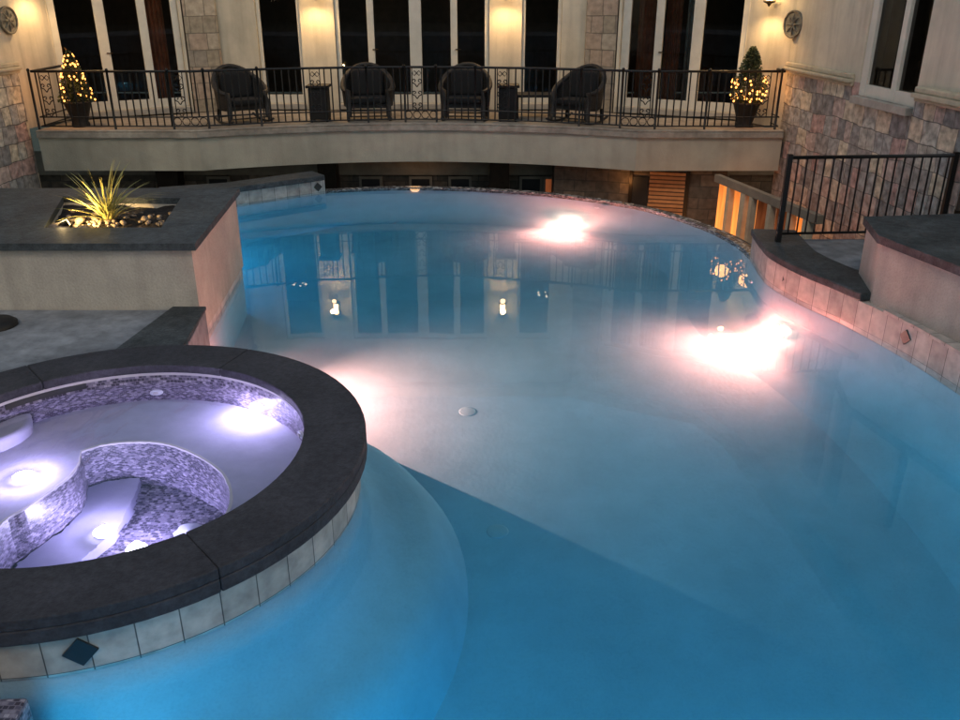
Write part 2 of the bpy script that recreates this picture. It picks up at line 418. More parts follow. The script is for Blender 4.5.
def cove(line, sgn=-1, z0=-.16):
    mm = MB(); rows = []
    for d_, t_ in COVE:
        L_ = offset(line, sgn*(d_+.004)) if line is not None else None
        rows.append([(x, y, z0+(floor_z(x, y)-z0)*t_) for x, y in L_])
    for r0, r1 in zip(rows, rows[1:]):
        for i in range(len(r0)-1): mm.face([r0[i], r0[i+1], r1[i+1], r1[i]], None, True)
    return mm
DEEP = FLOOR-DROP-.1
lw_ = [(-4.9, 13.05), (-4.9, 9.85), (-2.86, 9.85), (-2.68, 7.62), (-2.55, 6.70), (-2.50, 6.3)]
m = MB()
for ln in (leftback, far, right, near): m.strip(ln, offset(ln, .2), DEEP, -.16 if ln is not far else -.31)
for p_, q_ in zip(lw_, lw_[1:]): m.wall(p_, q_, DEEP, -.16, .2, 1 if False else -1)
m.wall((-4.6, 3.9), (-4.6, .8), DEEP, -.16, .2, -1)
m.build('pool_wall', M['plaster'], pool)
cv = cove(leftback+far[1:]+right[1:])
cv.build('wall_cove', M['plaster'], pool)
m = MB()
for p_, q_ in zip(lw_, lw_[1:]): m.wall(p_, q_, -.158, .098 if q_[1] > 7.61 else .34, .12, -1)
m.strip(near, offset(near, .3), -.158, .3); m.build('planter_waterline_tile', M['facing'], pool)
m = MB(); m.strip(leftback, offset(leftback, .02), -.158, .198); m.build('far_waterline_tile', M['facing'], pool)
# weir (vanishing edge) with mosaic top
m = MB(); m.strip(far, offset(far, .13), -.30, .012); m.build('weir_edge', M['mosaicband'], pool)
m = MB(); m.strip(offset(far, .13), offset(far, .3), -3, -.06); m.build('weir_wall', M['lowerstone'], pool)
# raised far-left bond beam with bluestone coping
m = MB(); m.strip(offset(leftback, .021), offset(leftback, .35), -3, .20); m.build('raised_wall', M['planterwall'], pool)
lb = [(-4.9, 12.98), (-3.88, 13.36), (-2.60, 14.35)]
m = MB(); m.strip(lb, offset(lb, .45), .20, .29); m.build('far_coping', M['bluestone'], pool, bevel=.015)
# right-hand pink stone riser, coping
rseg = [p for p in right if p[1] > 7.75]
m = MB(); m.strip(offset(right, .0), offset(right, .30), -.158, .27); m.build('bond_beam', M['facing'], pool)
cop = [p for p in right if p[1] > 7.95]
ins = offset(cop, -.03); outs = offset(cop, .52)
m = MB(); m.strip(ins, outs, .274, .36); m.build('side_coping', M['bluestone'], pool, bevel=.015)
rim2 = [p for p in right if p[1] <= 7.9]
m = MB(); m.strip(offset(rim2, -.01), offset(rim2, .14), .272, .30); m.build('beam_cap', M['facing'], pool)
# diamond tiles
def diamond(c, n, r, parent, u=None):
    n = Vector(n).normalized(); t = Vector((-n.y, n.x, 0)); z = Vector((0, 0, 1)); c = Vector(c)
    mm = MB(); P = [c+t*r, c+z*r, c-t*r, c-z*r]; Q = [p+n*.012 for p in P]
    mm.face(Q)
    for i in range(4): mm.face([P[i], P[(i+1) % 4], Q[(i+1) % 4], Q[i]])
    for i in (-1, 1):
        for j in (-1, 1): pass
    return mm.build('diamond_tile', M['diamond'], parent)
diamond((3.44, 9.30, .13), (-1, -.15, 0), .075, pool)
diamond((4.00, 7.44, .15), (-1, -.2, 0), .075, pool)
diamond((-2.745, 8.5, .22), (1, .08, 0), .06, pool)
diamond((-2.72, 14.29, .10), (.45, -.8, 0), .075, pool)
# floor drains
for x, y in ((-.12, 7.5), (.14, 5.66)):
    m = MB(); m.lathe([(.001, .032), (.075, .032), (.088, .028), (.09, 0)], (x, y, floor_z(x, y)-.025), 20); m.build('drain', M['drain'], pool)
# wall return fittings
for x, y, n in ((1.9, 13.62, (-.4, -.8, 0)), (3.3, 9.9, (-1, 0, 0))):
    m = MB(); m.disc((x, y, -.35), n, .05, .03); m.build('return_fitting', M['white'], pool)

water = MB()
def grow_line(pts, d):
    n = len(pts); out = []
    for i in range(n):
        p0, p1, p2 = Vector(pts[i-1]), Vector(pts[i]), Vector(pts[(i+1) % n])
        a_, b_ = (p1-p0).normalized(), (p2-p1).normalized(); na, nb_ = Vector((-a_.y, a_.x)), Vector((-b_.y, b_.x))
        v = na+nb_; v = v/max(v.length_squared/2, .3) if v.length > 1e-3 else na
        out.append((p1.x+v.x*d, p1.y+v.y*d))
    return out
ol = [outline[0]]
for p_ in outline[1:]:
    if math.dist(p_, ol[-1]) > 1e-3: ol.append(p_)
if math.dist(ol[0], ol[-1]) < 1e-3: ol.pop()
grow = grow_line(ol, .03)
water.cap(grow, 0); water.cap(grow, DEEP+.01, True)
water.ribbon(grow+[grow[0]], DEEP+.01, 0)
wo = water.build('water', M['water']); tag(wo, kind='structure')
bm = bmesh.new(); bm.from_mesh(wo.data); bmesh.ops.recalc_face_normals(bm, faces=bm.faces); bm.to_mesh(wo.data); bm.free()

# underwater lamps of the pool; the blue ones are unseen, added for the glow
WARM = (1.45, .140, .085); LED_FILL = (.08, .50, .78)
def pool_lamp(loc, n, to, power, angle=150, blend=1, wash=0, col=WARM, soft=.015):
    n = Vector(n).normalized(); c = Vector(loc)
    mm = MB(); mm.disc(c-n*.02, n, .135, .012, 24); f = mm.build('light_niche', M['white'], pool)
    mm = MB(); mm.ball(tuple(c+n*.012), .105, 20, 12); mm.build('lens', M['poollens'] if col is WARM else M['fill_lens'], f)
    spot(c+n*(.125+soft), to, power, col, angle, blend, soft)
    if wash: point(c+n*(.125+soft), wash, col, soft)
pool_lamp((1.42, 13.62, -1.2), (-.35, -.9, .1), (.6, 11.6, -1.45), 560, 150, wash=70)
pool_lamp((3.37, 8.98, -1.08), (-1, -.1, .1), (.9, 7.8, -1.45), 900, 155, wash=70)
pool_lamp((-2.70, 7.62, -.75), (1, -.1, 0), (1.4, 7.5, -1.36), 2900, 105, wash=30)
pool_lamp((-4.56, 1.5, -.6), (1, .5, 0), (-3.2, 3.0, -2), 30, 160, wash=75, col=LED_FILL, soft=.35)
pool_lamp((-1.5, .66, -.8), (0, 1, 0), (-1.6, 4.0, -1.9), 110, 170, wash=24, col=LED_FILL, soft=.55)
pool_lamp((1.0, .78, -.8), (.0, 1, 0), (1.0, 4.5, -1.9), 110, 170, wash=24, col=LED_FILL, soft=.55)
pool_lamp((3.3, 1.68, -.8), (-.5, .8, 0), (1.5, 4.5, -1.7), 50, 160, wash=6, col=LED_FILL, soft=.55)
pool_lamp((-4.86, 11.2, -.8), (1, 0, 0), (-2.5, 11.4, -1.45), 70, 165, wash=25, col=LED_FILL, soft=.3)

# ------------------------------------------------------------------ spa
spa = empty('spa', (0, 0, 0), label='round raised spa lit violet with wide dark coping ring', cat='hot tub')
RI, RO = 1.30, 1.72
def circ(r, n=96, c=SPA): return [(c[0]+r*cos(2*pi*i/n), c[1]+r*sin(2*pi*i/n)) for i in range(n)]
# coping stones: ring with joints
nst = 6
for k in range(nst):
    a0 = 2*pi*k/nst+R(11)+.0007; a1 = 2*pi*(k+1)/nst+R(11)-.0007; q = 14
    inn = [(SPA[0]+RI*cos(a0+(a1-a0)*i/q), SPA[1]+RI*sin(a0+(a1-a0)*i/q)) for i in range(q+1)]
    ou = [(SPA[0]+RO*cos(a0+(a1-a0)*i/q), SPA[1]+RO*sin(a0+(a1-a0)*i/q)) for i in range(q+1)]
    m = MB(); m.strip(inn, ou, .332, .405); m.strip([((x-SPA[0])*.9+SPA[0], (y-SPA[1])*.9+SPA[1]) for x, y in ou], ou, .245, .3325); m.build('coping_stone', M['spacoping'], spa, bevel=.010)
m = MB(); m.strip(circ(1.40), circ(1.66), -.03, .2445, closed=True); m.build('tile_facing', M['facing'], spa)
m = MB(); rows = []  # outer wall flares into an added underwater shelf, shaped to cast a diagonal shadow
for d_, t_ in [(-.1, -.0), (0, 0), (.03, .24), (.10, .40), (.21, .51), (.34, .575), (.46, .61), (.55, .67), (.62, .76), (.68, .87), (.73, .96), (.77, 1.03)]:
    row = []
    for i in range(73):
        a = 2*pi*i/72; x, y = SPA[0]+(1.645+d_)*cos(a), SPA[1]+(1.645+d_)*sin(a); row.append((x, y, -.032+(FLOOR*(1-max(0, min(1, (t_-.6)/.36)))+floor_z(x, y)*max(0, min(1, (t_-.6)/.36))+.032)*t_))
    rows.append(row)
for r0, r1 in zip(rows, rows[1:]):
    for i in range(72): m.face([r0[i], r0[i+1], r1[i+1], r1[i]], None, True)
m.build('outer_wall_shadow_shelf', M['plaster'], spa)
diamond((SPA[0]+1.66*cos(R(-73)), SPA[1]+1.66*sin(R(-73)), .115), (cos(R(-73)), sin(R(-73)), 0), .085, spa)
BEN, STEP, WELL = -.12, -.72, -.86
ic = circ(1.33)
m = MB(); m.ribbon([*ic, ic[0]], BEN, .305); m.build('mosaic_wall', M['mosaic'], spa)
rimc = circ(1.325); 
m = MB(); m.strip(circ(1.318), circ(1.40), .306, .33, closed=True); m.build('rim', M['rim'], spa)
wellp = [(-2.90, 5.42), (-2.79, 5.51), (-2.63, 5.555), (-2.44, 5.56), (-2.24, 5.50), (-2.01, 5.35), (-1.81, 5.16), (-1.69, 4.95), (-1.63, 4.75),
         (-1.64, 4.5), (-1.74, 4.25), (-1.95, 4.05), (-2.25, 3.95), (-2.6, 3.95), (-2.95, 4.1), (-3.02, 4.53), (-2.95, 4.69), (-2.88, 4.89), (-2.83, 5.08), (-2.84, 5.25)]
wl = smooth_line(wellp[1:], 4)+[wellp[0]]
m = MB(); m.cap(circ(1.36), BEN, holes=[wl]); m.build('bench', M['spaplaster'], spa)
m = MB(); m.ribbon([*wl, wl[0]], WELL, BEN, smooth=False); m.build('well_wall', M['mosaic'], spa)
m = MB(); m.cap(wl, WELL); m.build('well_floor', M['mosaic'], spa)
e_in = []; cx = sum(p[0] for p in wl)/len(wl); cy = sum(p[1] for p in wl)/len(wl)
m = MB()
wi = [(p[0]+(cx-p[0])*.018, p[1]+(cy-p[1])*.018) for p in wl]
wo_ = [(p[0]-(cx-p[0])*.012, p[1]-(cy-p[1])*.012) for p in wl]
m.strip(wi, wo_, BEN-.02, BEN+.008, closed=True); m.build('bench_edge', M['rim'], spa)
# entry step inside the footwell
stepp = [(-2.90, 5.40), (-2.79, 5.49), (-2.63, 5.535), (-2.56, 5.54), (-2.50, 5.2), (-2.50, 4.9), (-2.6, 4.6), (-2.8, 4.3), (-2.96, 4.35), (-2.99, 4.55), (-2.86, 4.9), (-2.82, 5.1)]
m = MB(); m.prism(stepp, WELL, STEP); m.build('step', M['spaplaster'], spa)
m = MB(); m.lathe([(.001, .10), (.26, .10), (.30, .08), (.30, -.02)], (-3.66, 5.62, BEN+.12), 32); m.lathe([(.285, .12), (.30, -.13)], (-3.66, 5.62, BEN+.02), 32); m.build('round_seat', M['spaplaster'], spa)
# overflow scupper (dark slot) on the back wall
m = MB()
for k in range(8):
    a = R(118)+k*R(3.2); b = a+R(3.2)
    m.wall((SPA[0]+1.322*cos(a), SPA[1]+1.322*sin(a)), (SPA[0]+1.322*cos(b), SPA[1]+1.322*sin(b)), .262, .304, .01, 1)
m.build('overflow_slot', M['diamond'], spa)
# jets
def wall_fit(ang, z, r, parent, nm='jet', mat='white'):
    a = R(ang); n = Vector((-cos(a), -sin(a), 0)); c = Vector((SPA[0]+1.33*cos(a), SPA[1]+1.33*sin(a), z))
    mm = MB(); mm.disc(c, n, r, .02); f = mm.build(nm, M[mat], parent)
    mm = MB(); mm.disc(c+n*.02, n, r*.45, .012); mm.build('nozzle', M['rim'], f)
for a in (96, 28, 150, -30, 200): wall_fit(a, .04, .05, spa)
m = MB(); m.lathe([(.001, .05), (.05, .05), (.06, .03), (.10, .035), (.12, 0)], (-2.02, 4.98, WELL), 24); m.build('drain_cover', M['white'], spa)
VIO = (.66, .56, 1)
def spa_lamp(c, n, power, r=.07):
    c = Vector(c); n = Vector(n).normalized()
    mm = MB(); mm.disc(c-n*.01, n, r*.9, .025, 20); f = mm.build('light_niche', M['white'], spa)
    mm = MB(); mm.disc(c+n*.0155, n, r, .01, 20); mm.build('lens', M['spalens'], f)
    point(c+n*.06, power*.56, VIO, .03)
a = R(56); spa_lamp((SPA[0]+1.325*cos(a), SPA[1]+1.325*sin(a), .02), (-cos(a), -sin(a), 0), 24)
spa_lamp((-3.13, 5.05, BEN+.012), (.1, .0, 1), 26)
spa_lamp((-2.56, 4.86, STEP+.012), (.1, .2, 1), 24)
spa_lamp((-2.33, 4.80, WELL+.012), (0, .2, 1), 20)
sw = MB(); sw.prism(circ(1.335), WELL-.01, .235); 
so = sw.build('spa_water', M['spawater']); tag(so, kind='structure')

# ------------------------------------------------------------------ mosaic pedestal at the near corner of the picture
ped = MB(); ped.prism([(-3.2, 2.2), (-2.06, 2.2), (-2.12, 3.05), (-3.2, 3.0)], FLOOR, .10)
po = ped.build('mosaic_ledge', M['mosaic'], bevel=.02)
tag(po, 'square ledge covered in dark mosaic tile rising from the water near corner', 'tiled ledge')

# ------------------------------------------------------------------ ground and patios
m = MB(); m.box(-300, 300, -200, 600, -3.2, -3.0); tag(m.build('ground', M['land']), kind='structure')
m = MB(); m.cap([(-12, 9), (12, 9), (12, 26), (-12, 26)], -2.996); tag(m.build('courtyard', M['dirt']), kind='structure')
m = MB(); m.lathe([(150, -3), (152, 9), (158, 17), (170, 24), (200, 24), (215, -3)], (0, 0, 0), 90, a0=R(175), a1=R(365)); tag(m.build('horizon_blocker', M['land']), kind='structure')  # added mound out of view, keeps the bright horizon out of window reflections
pl = [(-2.60, 7.60), (-2.47, 6.55)]
pl += [(SPA[0]+1.60*cos(a), SPA[1]+1.60*sin(a)) for a in [R(90)+i*R(70)/16 for i in range(17)]]
pl += [(-4.62, 4.6), (-4.62, -3), (-12, -3), (-12, 7.60)]
m = MB(); m.prism(pl, -3, .36); tag(m.build('patio', M['concrete']), kind='structure')
m = MB(); m.prism([(-2.585, 7.595), (-2.49, 6.60), (-2.75, 6.55), (-3.05, 6.45), (-2.98, 7.0), (-2.9, 7.595)], .364, .402)
tag(m.build('corner_coping', M['bluestone'], bevel=.01), 'dark wedge of coping between planter foot and spa ring', 'coping stone')
ro = offset(right, .30)
pr = [p for p in ro if p[1] > 5][0:]
pr = [p for p in ro] + [(3.9, -3), (12, -3), (12, 10.2), (3.76, 10.2)]
pr = [p for p in ro if p[1] < 10.15] + [(3.9, -3), (12, -3), (12, 10.2)]
m = MB(); m.prism(pr, -3, .345); tag(m.build('patio', M['concrete']), kind='structure')
m = MB(); m.prism([(-12, -3), (12, -3), (12, 0.5), (-12, 0.5)], .37, 1.5); tag(m.build('terrace', M['concrete']), kind='structure')

# small things on the left patio
m = MB(); m.lathe([(.001, .06), (.14, .06), (.18, .03), (.18, 0)], (-4.36, 7.18, .362), 28)
tag(m.build('round_lid', M['darkbox']), 'flat black round lid lying on the left patio', 'lid')

# ------------------------------------------------------------------ left planter
plan = empty('raised_planter', (0, 0, 0), label='raised stucco planter with dark coping beside the spiky plant', cat='planter')
outer = [(-12, 7.62), (-2.66, 7.62), (-2.84, 9.85), (-12, 9.85)]
bed = [(-4.24, 8.13), (-3.10, 8.13), (-3.32, 9.40), (-4.66, 9.48)]
m = MB(); m.ribbon(outer+[outer[0]], .1, .95); 
for p, q in ((0, 1), (1, 2), (2, 3), (3, 0)): pass
m.ribbon((bed+[bed[0]])[::-1], .6, .95); m.cap(outer, .1, True); m.build('wall', M['planterwall'], plan)
m = MB(); oc = [(-12, 7.56), (-2.60, 7.56), (-2.80, 9.92), (-12, 9.92)]
m.cap(oc, 1.02, holes=[bed]); m.cap(oc, .952, True, holes=[bed]); m.ribbon(oc+[oc[0]], .952, 1.02); m.ribbon((bed+[bed[0]])[::-1], .952, 1.02)
m.build('coping', M['bluestone'], plan)
m = MB(); N = 14
def bq(u, v):
    a = Vector(bed[0]).lerp(Vector(bed[1]), u); b = Vector(bed[3]).lerp(Vector(bed[2]), u); p = a.lerp(b, v); return p
hz = [[.90+.05*random.random() for _ in range(N+1)] for _ in range(N+1)]
for i in range(N):
    for j in range(N):
        P = []
        for a, b in ((i, j), (i+1, j), (i+1, j+1), (i, j+1)):
            p = bq(a/N, b/N); P.append((p.x, p.y, hz[a][b]))
        m.face(P, None, True)
m.build('soil', M['soil'], plan)
# underside fill
m = MB(); m.prism([(-12, 7.66), (-2.70, 7.66), (-2.86, 9.8), (-12, 9.8)], -3, .09); m.build('footing', M['planterwall'], plan)

# pebbles (uncountable) and a few single rocks
m = MB()
for i in range(130):
    u, v = random.random(), random.random()*.75
    if random.random() < .45: u, v = random.gauss(.35, .15), random.gauss(.35, .16)
    if not (.04 < u < .96 and .04 < v < .96): continue
    p = bq(u, v); r = random.uniform(.012, .034)
    m.ball((p.x, p.y, .945+r*.3), r, 6, 4, random.uniform(.5, .8))
tag(m.build('pebbles', M['pebble']), 'scattered pebbles over the planter soil', 'pebbles', kind='stuff')
rk = [((.06, .05), .085, 'largest pale rock in the planter, glowing beside the garden spot light'), ((.24, .34), .06, 'small tan rock at the left foot of the spiky plant'),
      ((.30, .12), .05, 'brownish rock in front of the spiky plant'), ((.78, .42), .045, 'grey rock right of the spiky plant')]
for (u, v), r, lb_ in rk:
    p = bq(max(u, .1), max(v, .1)); m = MB()
    prof = [(max(r*sin(pi*i/5)*random.uniform(.85, 1.1), 1e-4), -r*.6*cos(pi*i/5)) for i in range(6)]
    m.lathe(prof, (0, 0, 0), 9, sx=1.3, sy=.9)
    o = m.build('rock', M['pebble']); o.location = (p.x, p.y, .96+r*.25); o.rotation_euler.z = random.random()*3
    tag(o, lb_, 'rock', 'rocks in the planter bed')
# spiky plant
base = bq(.47, .42)
sp = empty('spiky_plant', (base.x, base.y, .94), label='spiky yellow-green plant lit gold in the left planter', cat='plant')
m = MB()
def blade(m, az, el, L, w, droop, o=(0, 0, 0), n=8):
    d = Vector((cos(az), sin(az), 0)); side = Vector((-sin(az), cos(az), 0)); P = []
    x = 0; z = 0; e = el
    for i in range(n+1):
        t = i/n; ww = w*(1-t)**.7*(.75+.5*t) if t < 1 else 0.0006
        c = Vector(o)+d*x+Vector((0, 0, z)); P.append((c-side*ww+Vector((0, 0, .25*ww)), c, c+side*ww+Vector((0, 0, .25*ww))))
        x += L/n*cos(e); z += L/n*sin(e); e -= droop/n
    for a, b in zip(P, P[1:]):
        m.face([a[0], a[1], b[1], b[0]], None, True); m.face([a[1], a[2], b[2], b[1]], None, True)
for i in range(64):
    el = R(random.uniform(28, 88)); az = random.random()*2*pi
    blade(m, az, el, random.uniform(.40, .72), random.uniform(.010, .018), random.uniform(.2, 1.0), (random.uniform(-.03, .03), random.uniform(-.03, .03), 0))
for az in (.1, .25, -.1): blade(m, az, R(50), .72, .010, 1.1)
m.build('leaf_rosette', M['blade'], sp)
m = MB(); m.lathe([(.05, -.05), (.055, .03), (.03, .07), (.001, .08)], (0, 0, 0), 10); m.build('crown', M['bark'], sp)
# garden spot light
gl = bq(.14, .10)
g = empty('garden_spot_light', (gl.x, gl.y, .93), R(35), label='small low garden spot light at the front left corner of the planter bed', cat='garden light')
m = MB(); m.tube([(0, 0, 0), (0, 0, .07)], .012); m.build('stake', M['bronze'], g)
m = MB(); m.tube([(-.05, 0, .06), (.05, 0, .10)], .035, 12); m.build('housing', M['bronze'], g)
m = MB(); m.disc((.0505, 0, .1), (1, 0, .4), .03, .006); m.build('lens', M['spotbulb'], g)
spot((gl.x+.05, gl.y+.04, 1.06), (base.x, base.y, 1.15), 60, (1, .66, .25), 130, .8, .02)
point((gl.x-.02, gl.y+.03, 1.06), 1.2, (1, .7, .3), .02)

# ------------------------------------------------------------------ right planter
rp_ = empty('raised_planter', (0, 0, 0), label='raised stucco planter with dark stone top right of the pool', cat='planter')
A = (3.90, 8.05); B = (4.20, 6.95); C2 = (4.62, 4.9)
pp = [A, B, (4.36, 6.2), C2, (4.5, 3), (12, 3), (12, 8.6), (5.3, 8.9), (4.05, 8.75)]
m = MB(); m.prism(pp, .2, .88); m.build('wall', M['planterwall'], rp_)
cp = [(3.86, 8.07), (4.15, 6.94), (4.31, 6.2), (4.57, 4.9), (4.45, 3), (12, 3), (12, 8.66), (5.32, 8.96), (4.02, 8.80)]
bedr = [(4.62, 7.9), (4.9, 6.6), (5.2, 5), (11, 5), (11, 8.1), (5.4, 8.4)]
m = MB(); m.cap(cp, .96, holes=[bedr]); m.cap(cp, .882, True); m.ribbon(cp+[cp[0]], .882, .96); m.ribbon((bedr+[bedr[0]])[::-1], .882, .96); m.build('coping', M['bluestone'], rp_)
m = MB(); m.cap(bedr, .93); m.build('soil', M['soil'], rp_)

def shrub(name, loc, rad, hgt, n, leaf, label, cat='shrub', mat='shrub', trunk=True):
    o = empty(name, loc, label=label, cat=cat)
    mm = MB()
    for i in range(n):
        az = random.random()*2*pi; u = random.random()**.5; z = random.random()
        rr = rad*u*(sin(pi*min(z*.9+.1, 1))**.6)*(1+.25*sin(3*az+z*7))
        c = Vector((rr*cos(az), rr*sin(az), .05+z*hgt)); L = leaf*random.uniform(.6, 1.3)
        d = Vector((random.gauss(0, 1), random.gauss(0, 1), random.gauss(0, .8))).normalized(); e = d.orthogonal().normalized()*L*.35
        mm.face([c-d*L*.5, c+e, c+d*L*.5, c-e])
    mm.build('foliage', M[mat], o)
    mm = MB()
    for k in range(5):
        az = k*2*pi/5; mm.tube([(0, 0, 0), (rad*.3*cos(az), rad*.3*sin(az), hgt*.5), (rad*.55*cos(az), rad*.55*sin(az), hgt*.85)], .012, 5, r1=.004)
    mm.build('stem', M['bark'], o)
    return o
shrub('shrub', (5.28, 8.15, .93), .26, .62, 700, .06, 'yellow-green shrub by the right picture edge below the stone wall')

# ------------------------------------------------------------------ house
BZ = .97                                   # balcony floor
house = empty('house', (0, 18, 0), label='stucco and stone house with curved balcony behind the pool', cat='house'); house.location = (0, 0, 0)
HT = 4.05                                  # top of the ground-floor openings' storey
YC = 17.5
def opening_wall(p, q, spans, zb, zt, z0, z1, mat, th=.30, side=1):
    """wall from p to q with openings: spans in metres along it"""
    L = math.hypot(q[0]-p[0], q[1]-p[1]); d = ((q[0]-p[0])/L, (q[1]-p[1])/L)
    P = lambda s_: (p[0]+d[0]*s_, p[1]+d[1]*s_)
    mm = MB(); cur = 0
    for a, b in spans:
        if a-cur > 1e-3: mm.wall(P(cur), P(a), z0, z1, th, side)
        mm.wall(P(a), P(b), zt, z1, th, side)
        if zb > z0+.01: mm.wall(P(a), P(b), z0, zb, th, side)
        cur = b
    if L-cur > 1e-3: mm.wall(P(cur), P(L), z0, z1, th, side)
    return mm.build('wall', mat, house)
def door_unit(p, q, zb, zt, frames, name='door', curtain=None, fw=.09, handle=True, inset=.06, dep=.08):
    """glazed door set in the line p-q; frames: list of fractions where posts stand, with widths"""
    L = math.hypot(q[0]-p[0], q[1]-p[1]); d = Vector(((q[0]-p[0])/L, (q[1]-p[1])/L)); n = Vector((-d.y, d.x))
    P = lambda s_, o: (p[0]+d.x*s_+n.x*o, p[1]+d.y*s_+n.y*o)
    fr = MB()
    def bx(s0, s1, z0, z1, o0, o1): fr.prism([P(s0, o0), P(s1, o0), P(s1, o1), P(s0, o1)], z0, z1)
    posts = [(f*L-w/2, f*L+w/2) for f, w in frames]
    posts[0] = (0.003, frames[0][1]); posts[-1] = (L-frames[-1][1], L-.003)
    for a_, b_ in posts: bx(a_, b_, zb+.003, zt-.003, inset, inset+dep)
    for (a0, a1), (b0, b1) in zip(posts, posts[1:]):
        bx(a1, b0, zt-.10, zt-.003, inset+.004, inset+dep-.004); bx(a1, b0, zb+.003, zb+.16, inset+.004, inset+dep-.004)
    f = fr.build(name, M['frame'], house, bevel=.006)
    for (a0, a1), (b0, b1) in zip(posts, posts[1:]):
        g = MB(); A_, B_ = P(a1, inset+dep/2), P(b0, inset+dep/2)
        g.face([(A_[0], A_[1], zb+.16), (B_[0], B_[1], zb+.16), (B_[0], B_[1], zt-.10), (A_[0], A_[1], zt-.10)])
        g.build('pane', M['glass'], f)
    if handle:
        for i in range(1, len(posts)-1):
            if i % 2 == 0 and len(posts) > 3: continue
            a_, b_ = posts[i]; h = MB(); c = P((a_+b_)/2+.03, inset-.03); c0 = P((a_+b_)/2+.03, inset)
            h.tube([(c0[0], c0[1], zb+1.0), (c[0], c[1], zb+1.0), (c[0]+d.x*.10, c[1]+d.y*.10, zb+1.0)], .012, 6)
            h.build('handle', M['bronze'], f)
    # sill / threshold
    s_ = MB(); s_.prism([P(0, -.10), P(L, -.10), P(L, .05), P(0, .05)], zb-.10, zb-.002); s_.build('threshold', M['sill'], house, bevel=.008)
    if curtain:
        for s0, s1, mt in curtain:
            c = MB(); K = 28; line = []
            for i in range(K+1):
                t = i/K; line.append(P((s0+(s1-s0)*t)*L, inset+.28+.03*sin(t*K*.9)))
            c.ribbon(line, zb, zt-.05, smooth=True); c.build('curtain', M[mt], house)
    return f
# main facade, upper level
CW = [(-5.0, 17.5), (2.02, 17.5)]
x0 = -5.0
s = lambda X: X-x0
wins = [(s(-4.27), s(-3.43)), (s(-2.78), s(.18)), (s(.80), s(1.56))]
DZ = BZ+.10; DT = 3.95
opening_wall(CW[0], CW[1], wins, DZ, DT, BZ-.02, 5.0, M['stucco'])
door_unit((-4.27, 17.5), (-3.43, 17.5), DZ, DT, [(0, .07), (1, .07)], 'narrow_window', handle=False)
door_unit((.80, 17.5), (1.56, 17.5), DZ, DT, [(0, .07), (1, .07)], 'narrow_window', handle=False)
door_unit((-2.78, 17.5), (.18, 17.5), DZ, DT, [(0, .09), (.23, .13), (.52, .23), (.77, .13), (1, .09)], 'patio_door')
# pilasters of stone
m = MB(); m.prism([(2.02, 17.40), (2.56, 17.12), (2.60, 17.5), (2.02, 17.6)], BZ-.02, 5.0); m.build('stone_pilaster', M['pilaster'], house)
m = MB(); m.prism([(-5.0, 17.40), (-5.52, 17.12), (-5.56, 17.5), (-5.0, 17.6)], BZ-.02, 5.0); m.build('stone_pilaster', M['pilaster'], house)
# angled bays
RB = [(2.58, 17.10), (4.70, 16.05)]
LB = [(-7.55, 16.05), (-5.54, 17.10)]
Lr = math.dist(*RB); Ll = math.dist(*LB)
opening_wall(RB[0], RB[1], [(.06, Lr-.02)], DZ, DT, BZ-.02, 5.0, M['stucco'])
opening_wall(LB[0], LB[1], [(.02, Ll-.06)], DZ, DT, BZ-.02, 5.0, M['stucco'])
def sub(p, q, a, b):
    L = math.dist(p, q); return ((p[0]+(q[0]-p[0])*a/L, p[1]+(q[1]-p[1])*a/L), (p[0]+(q[0]-p[0])*b/L, p[1]+(q[1]-p[1])*b/L))
door_unit(*sub(*RB, .06, Lr-.02), DZ, DT, [(0, .16), (.31, .15), (.62, .2), (1, .10)], 'patio_door', curtain=[(.10, .29, 'curtain'), (.33, .46, 'curtain'), (.50, .60, 'curtain2')])
door_unit(*sub(*LB, .02, Ll-.06), DZ, DT, [(0, .12), (.38, .18), (.71, .15), (1, .12)], 'patio_door', curtain=[(.76, .9, 'curtain')])
# end walls and wings
RE = [(4.70, 16.05), (5.14, 15.0), (5.62, 10.0), (5.9, 7.0)]
LE = [(-8.9, 4.0), (-8.15, 10.0), (-7.72, 15.0), (-7.55, 16.05)]
m = MB(); m.wall(RE[0], RE[1], BZ-.02, 5.0, .3, 1); m.build('wall', M['stucco'], house)
m = MB(); m.wall(LE[2], LE[3], BZ-.02, 5.0, .3, 1); m.build('wall', M['stucco'], house)
# right wing: stone below the ledge, stucco above with a window
LZ = 1.93
def on(p, q, y): t = (y-p[1])/(q[1]-p[1]); return (p[0]+(q[0]-p[0])*t, y)
w0, w1 = on(RE[1], RE[2], 12.66), on(RE[1], RE[2], 11.22)
WB = 1.76; WT = 4.4
m = MB(); m.wall(RE[1], w0, LZ, 5.0, .3, 1); m.wall(w0, w1, WT, 5.0, .3, 1); m.wall(w1, RE[2], LZ, 5.0, .3, 1); m.wall(RE[2], RE[3], LZ, 5.0, .3, 1); m.build('wall', M['stucco'], house)
m = MB(); m.wall(RE[1], w0, -3, LZ, .36, 1); m.wall(w0, w1, -3, WB, .36, 1); m.wall(w1, RE[2], -3, LZ, .36, 1); m.wall(RE[2], RE[3], -3, LZ, .36, 1); m.build('stone_base', M['ashlar'], house)
def ledge(p, q, z, side=-1, big=0):
    mm = MB(); mm.wall(p, q, z-.02, z+.035, .10+big, side); mm.wall(p, q, z+.035, z+.11, .06+big, side); mm.wall(p, q, z-.07, z-.02, .05+big, side)
    mm.build('ledge', M['trim'], house, bevel=.018)
ledge(RE[1], on(RE[1], RE[2], 12.78), LZ); ledge(on(RE[1], RE[2], 11.10), RE[2], LZ, big=.05)
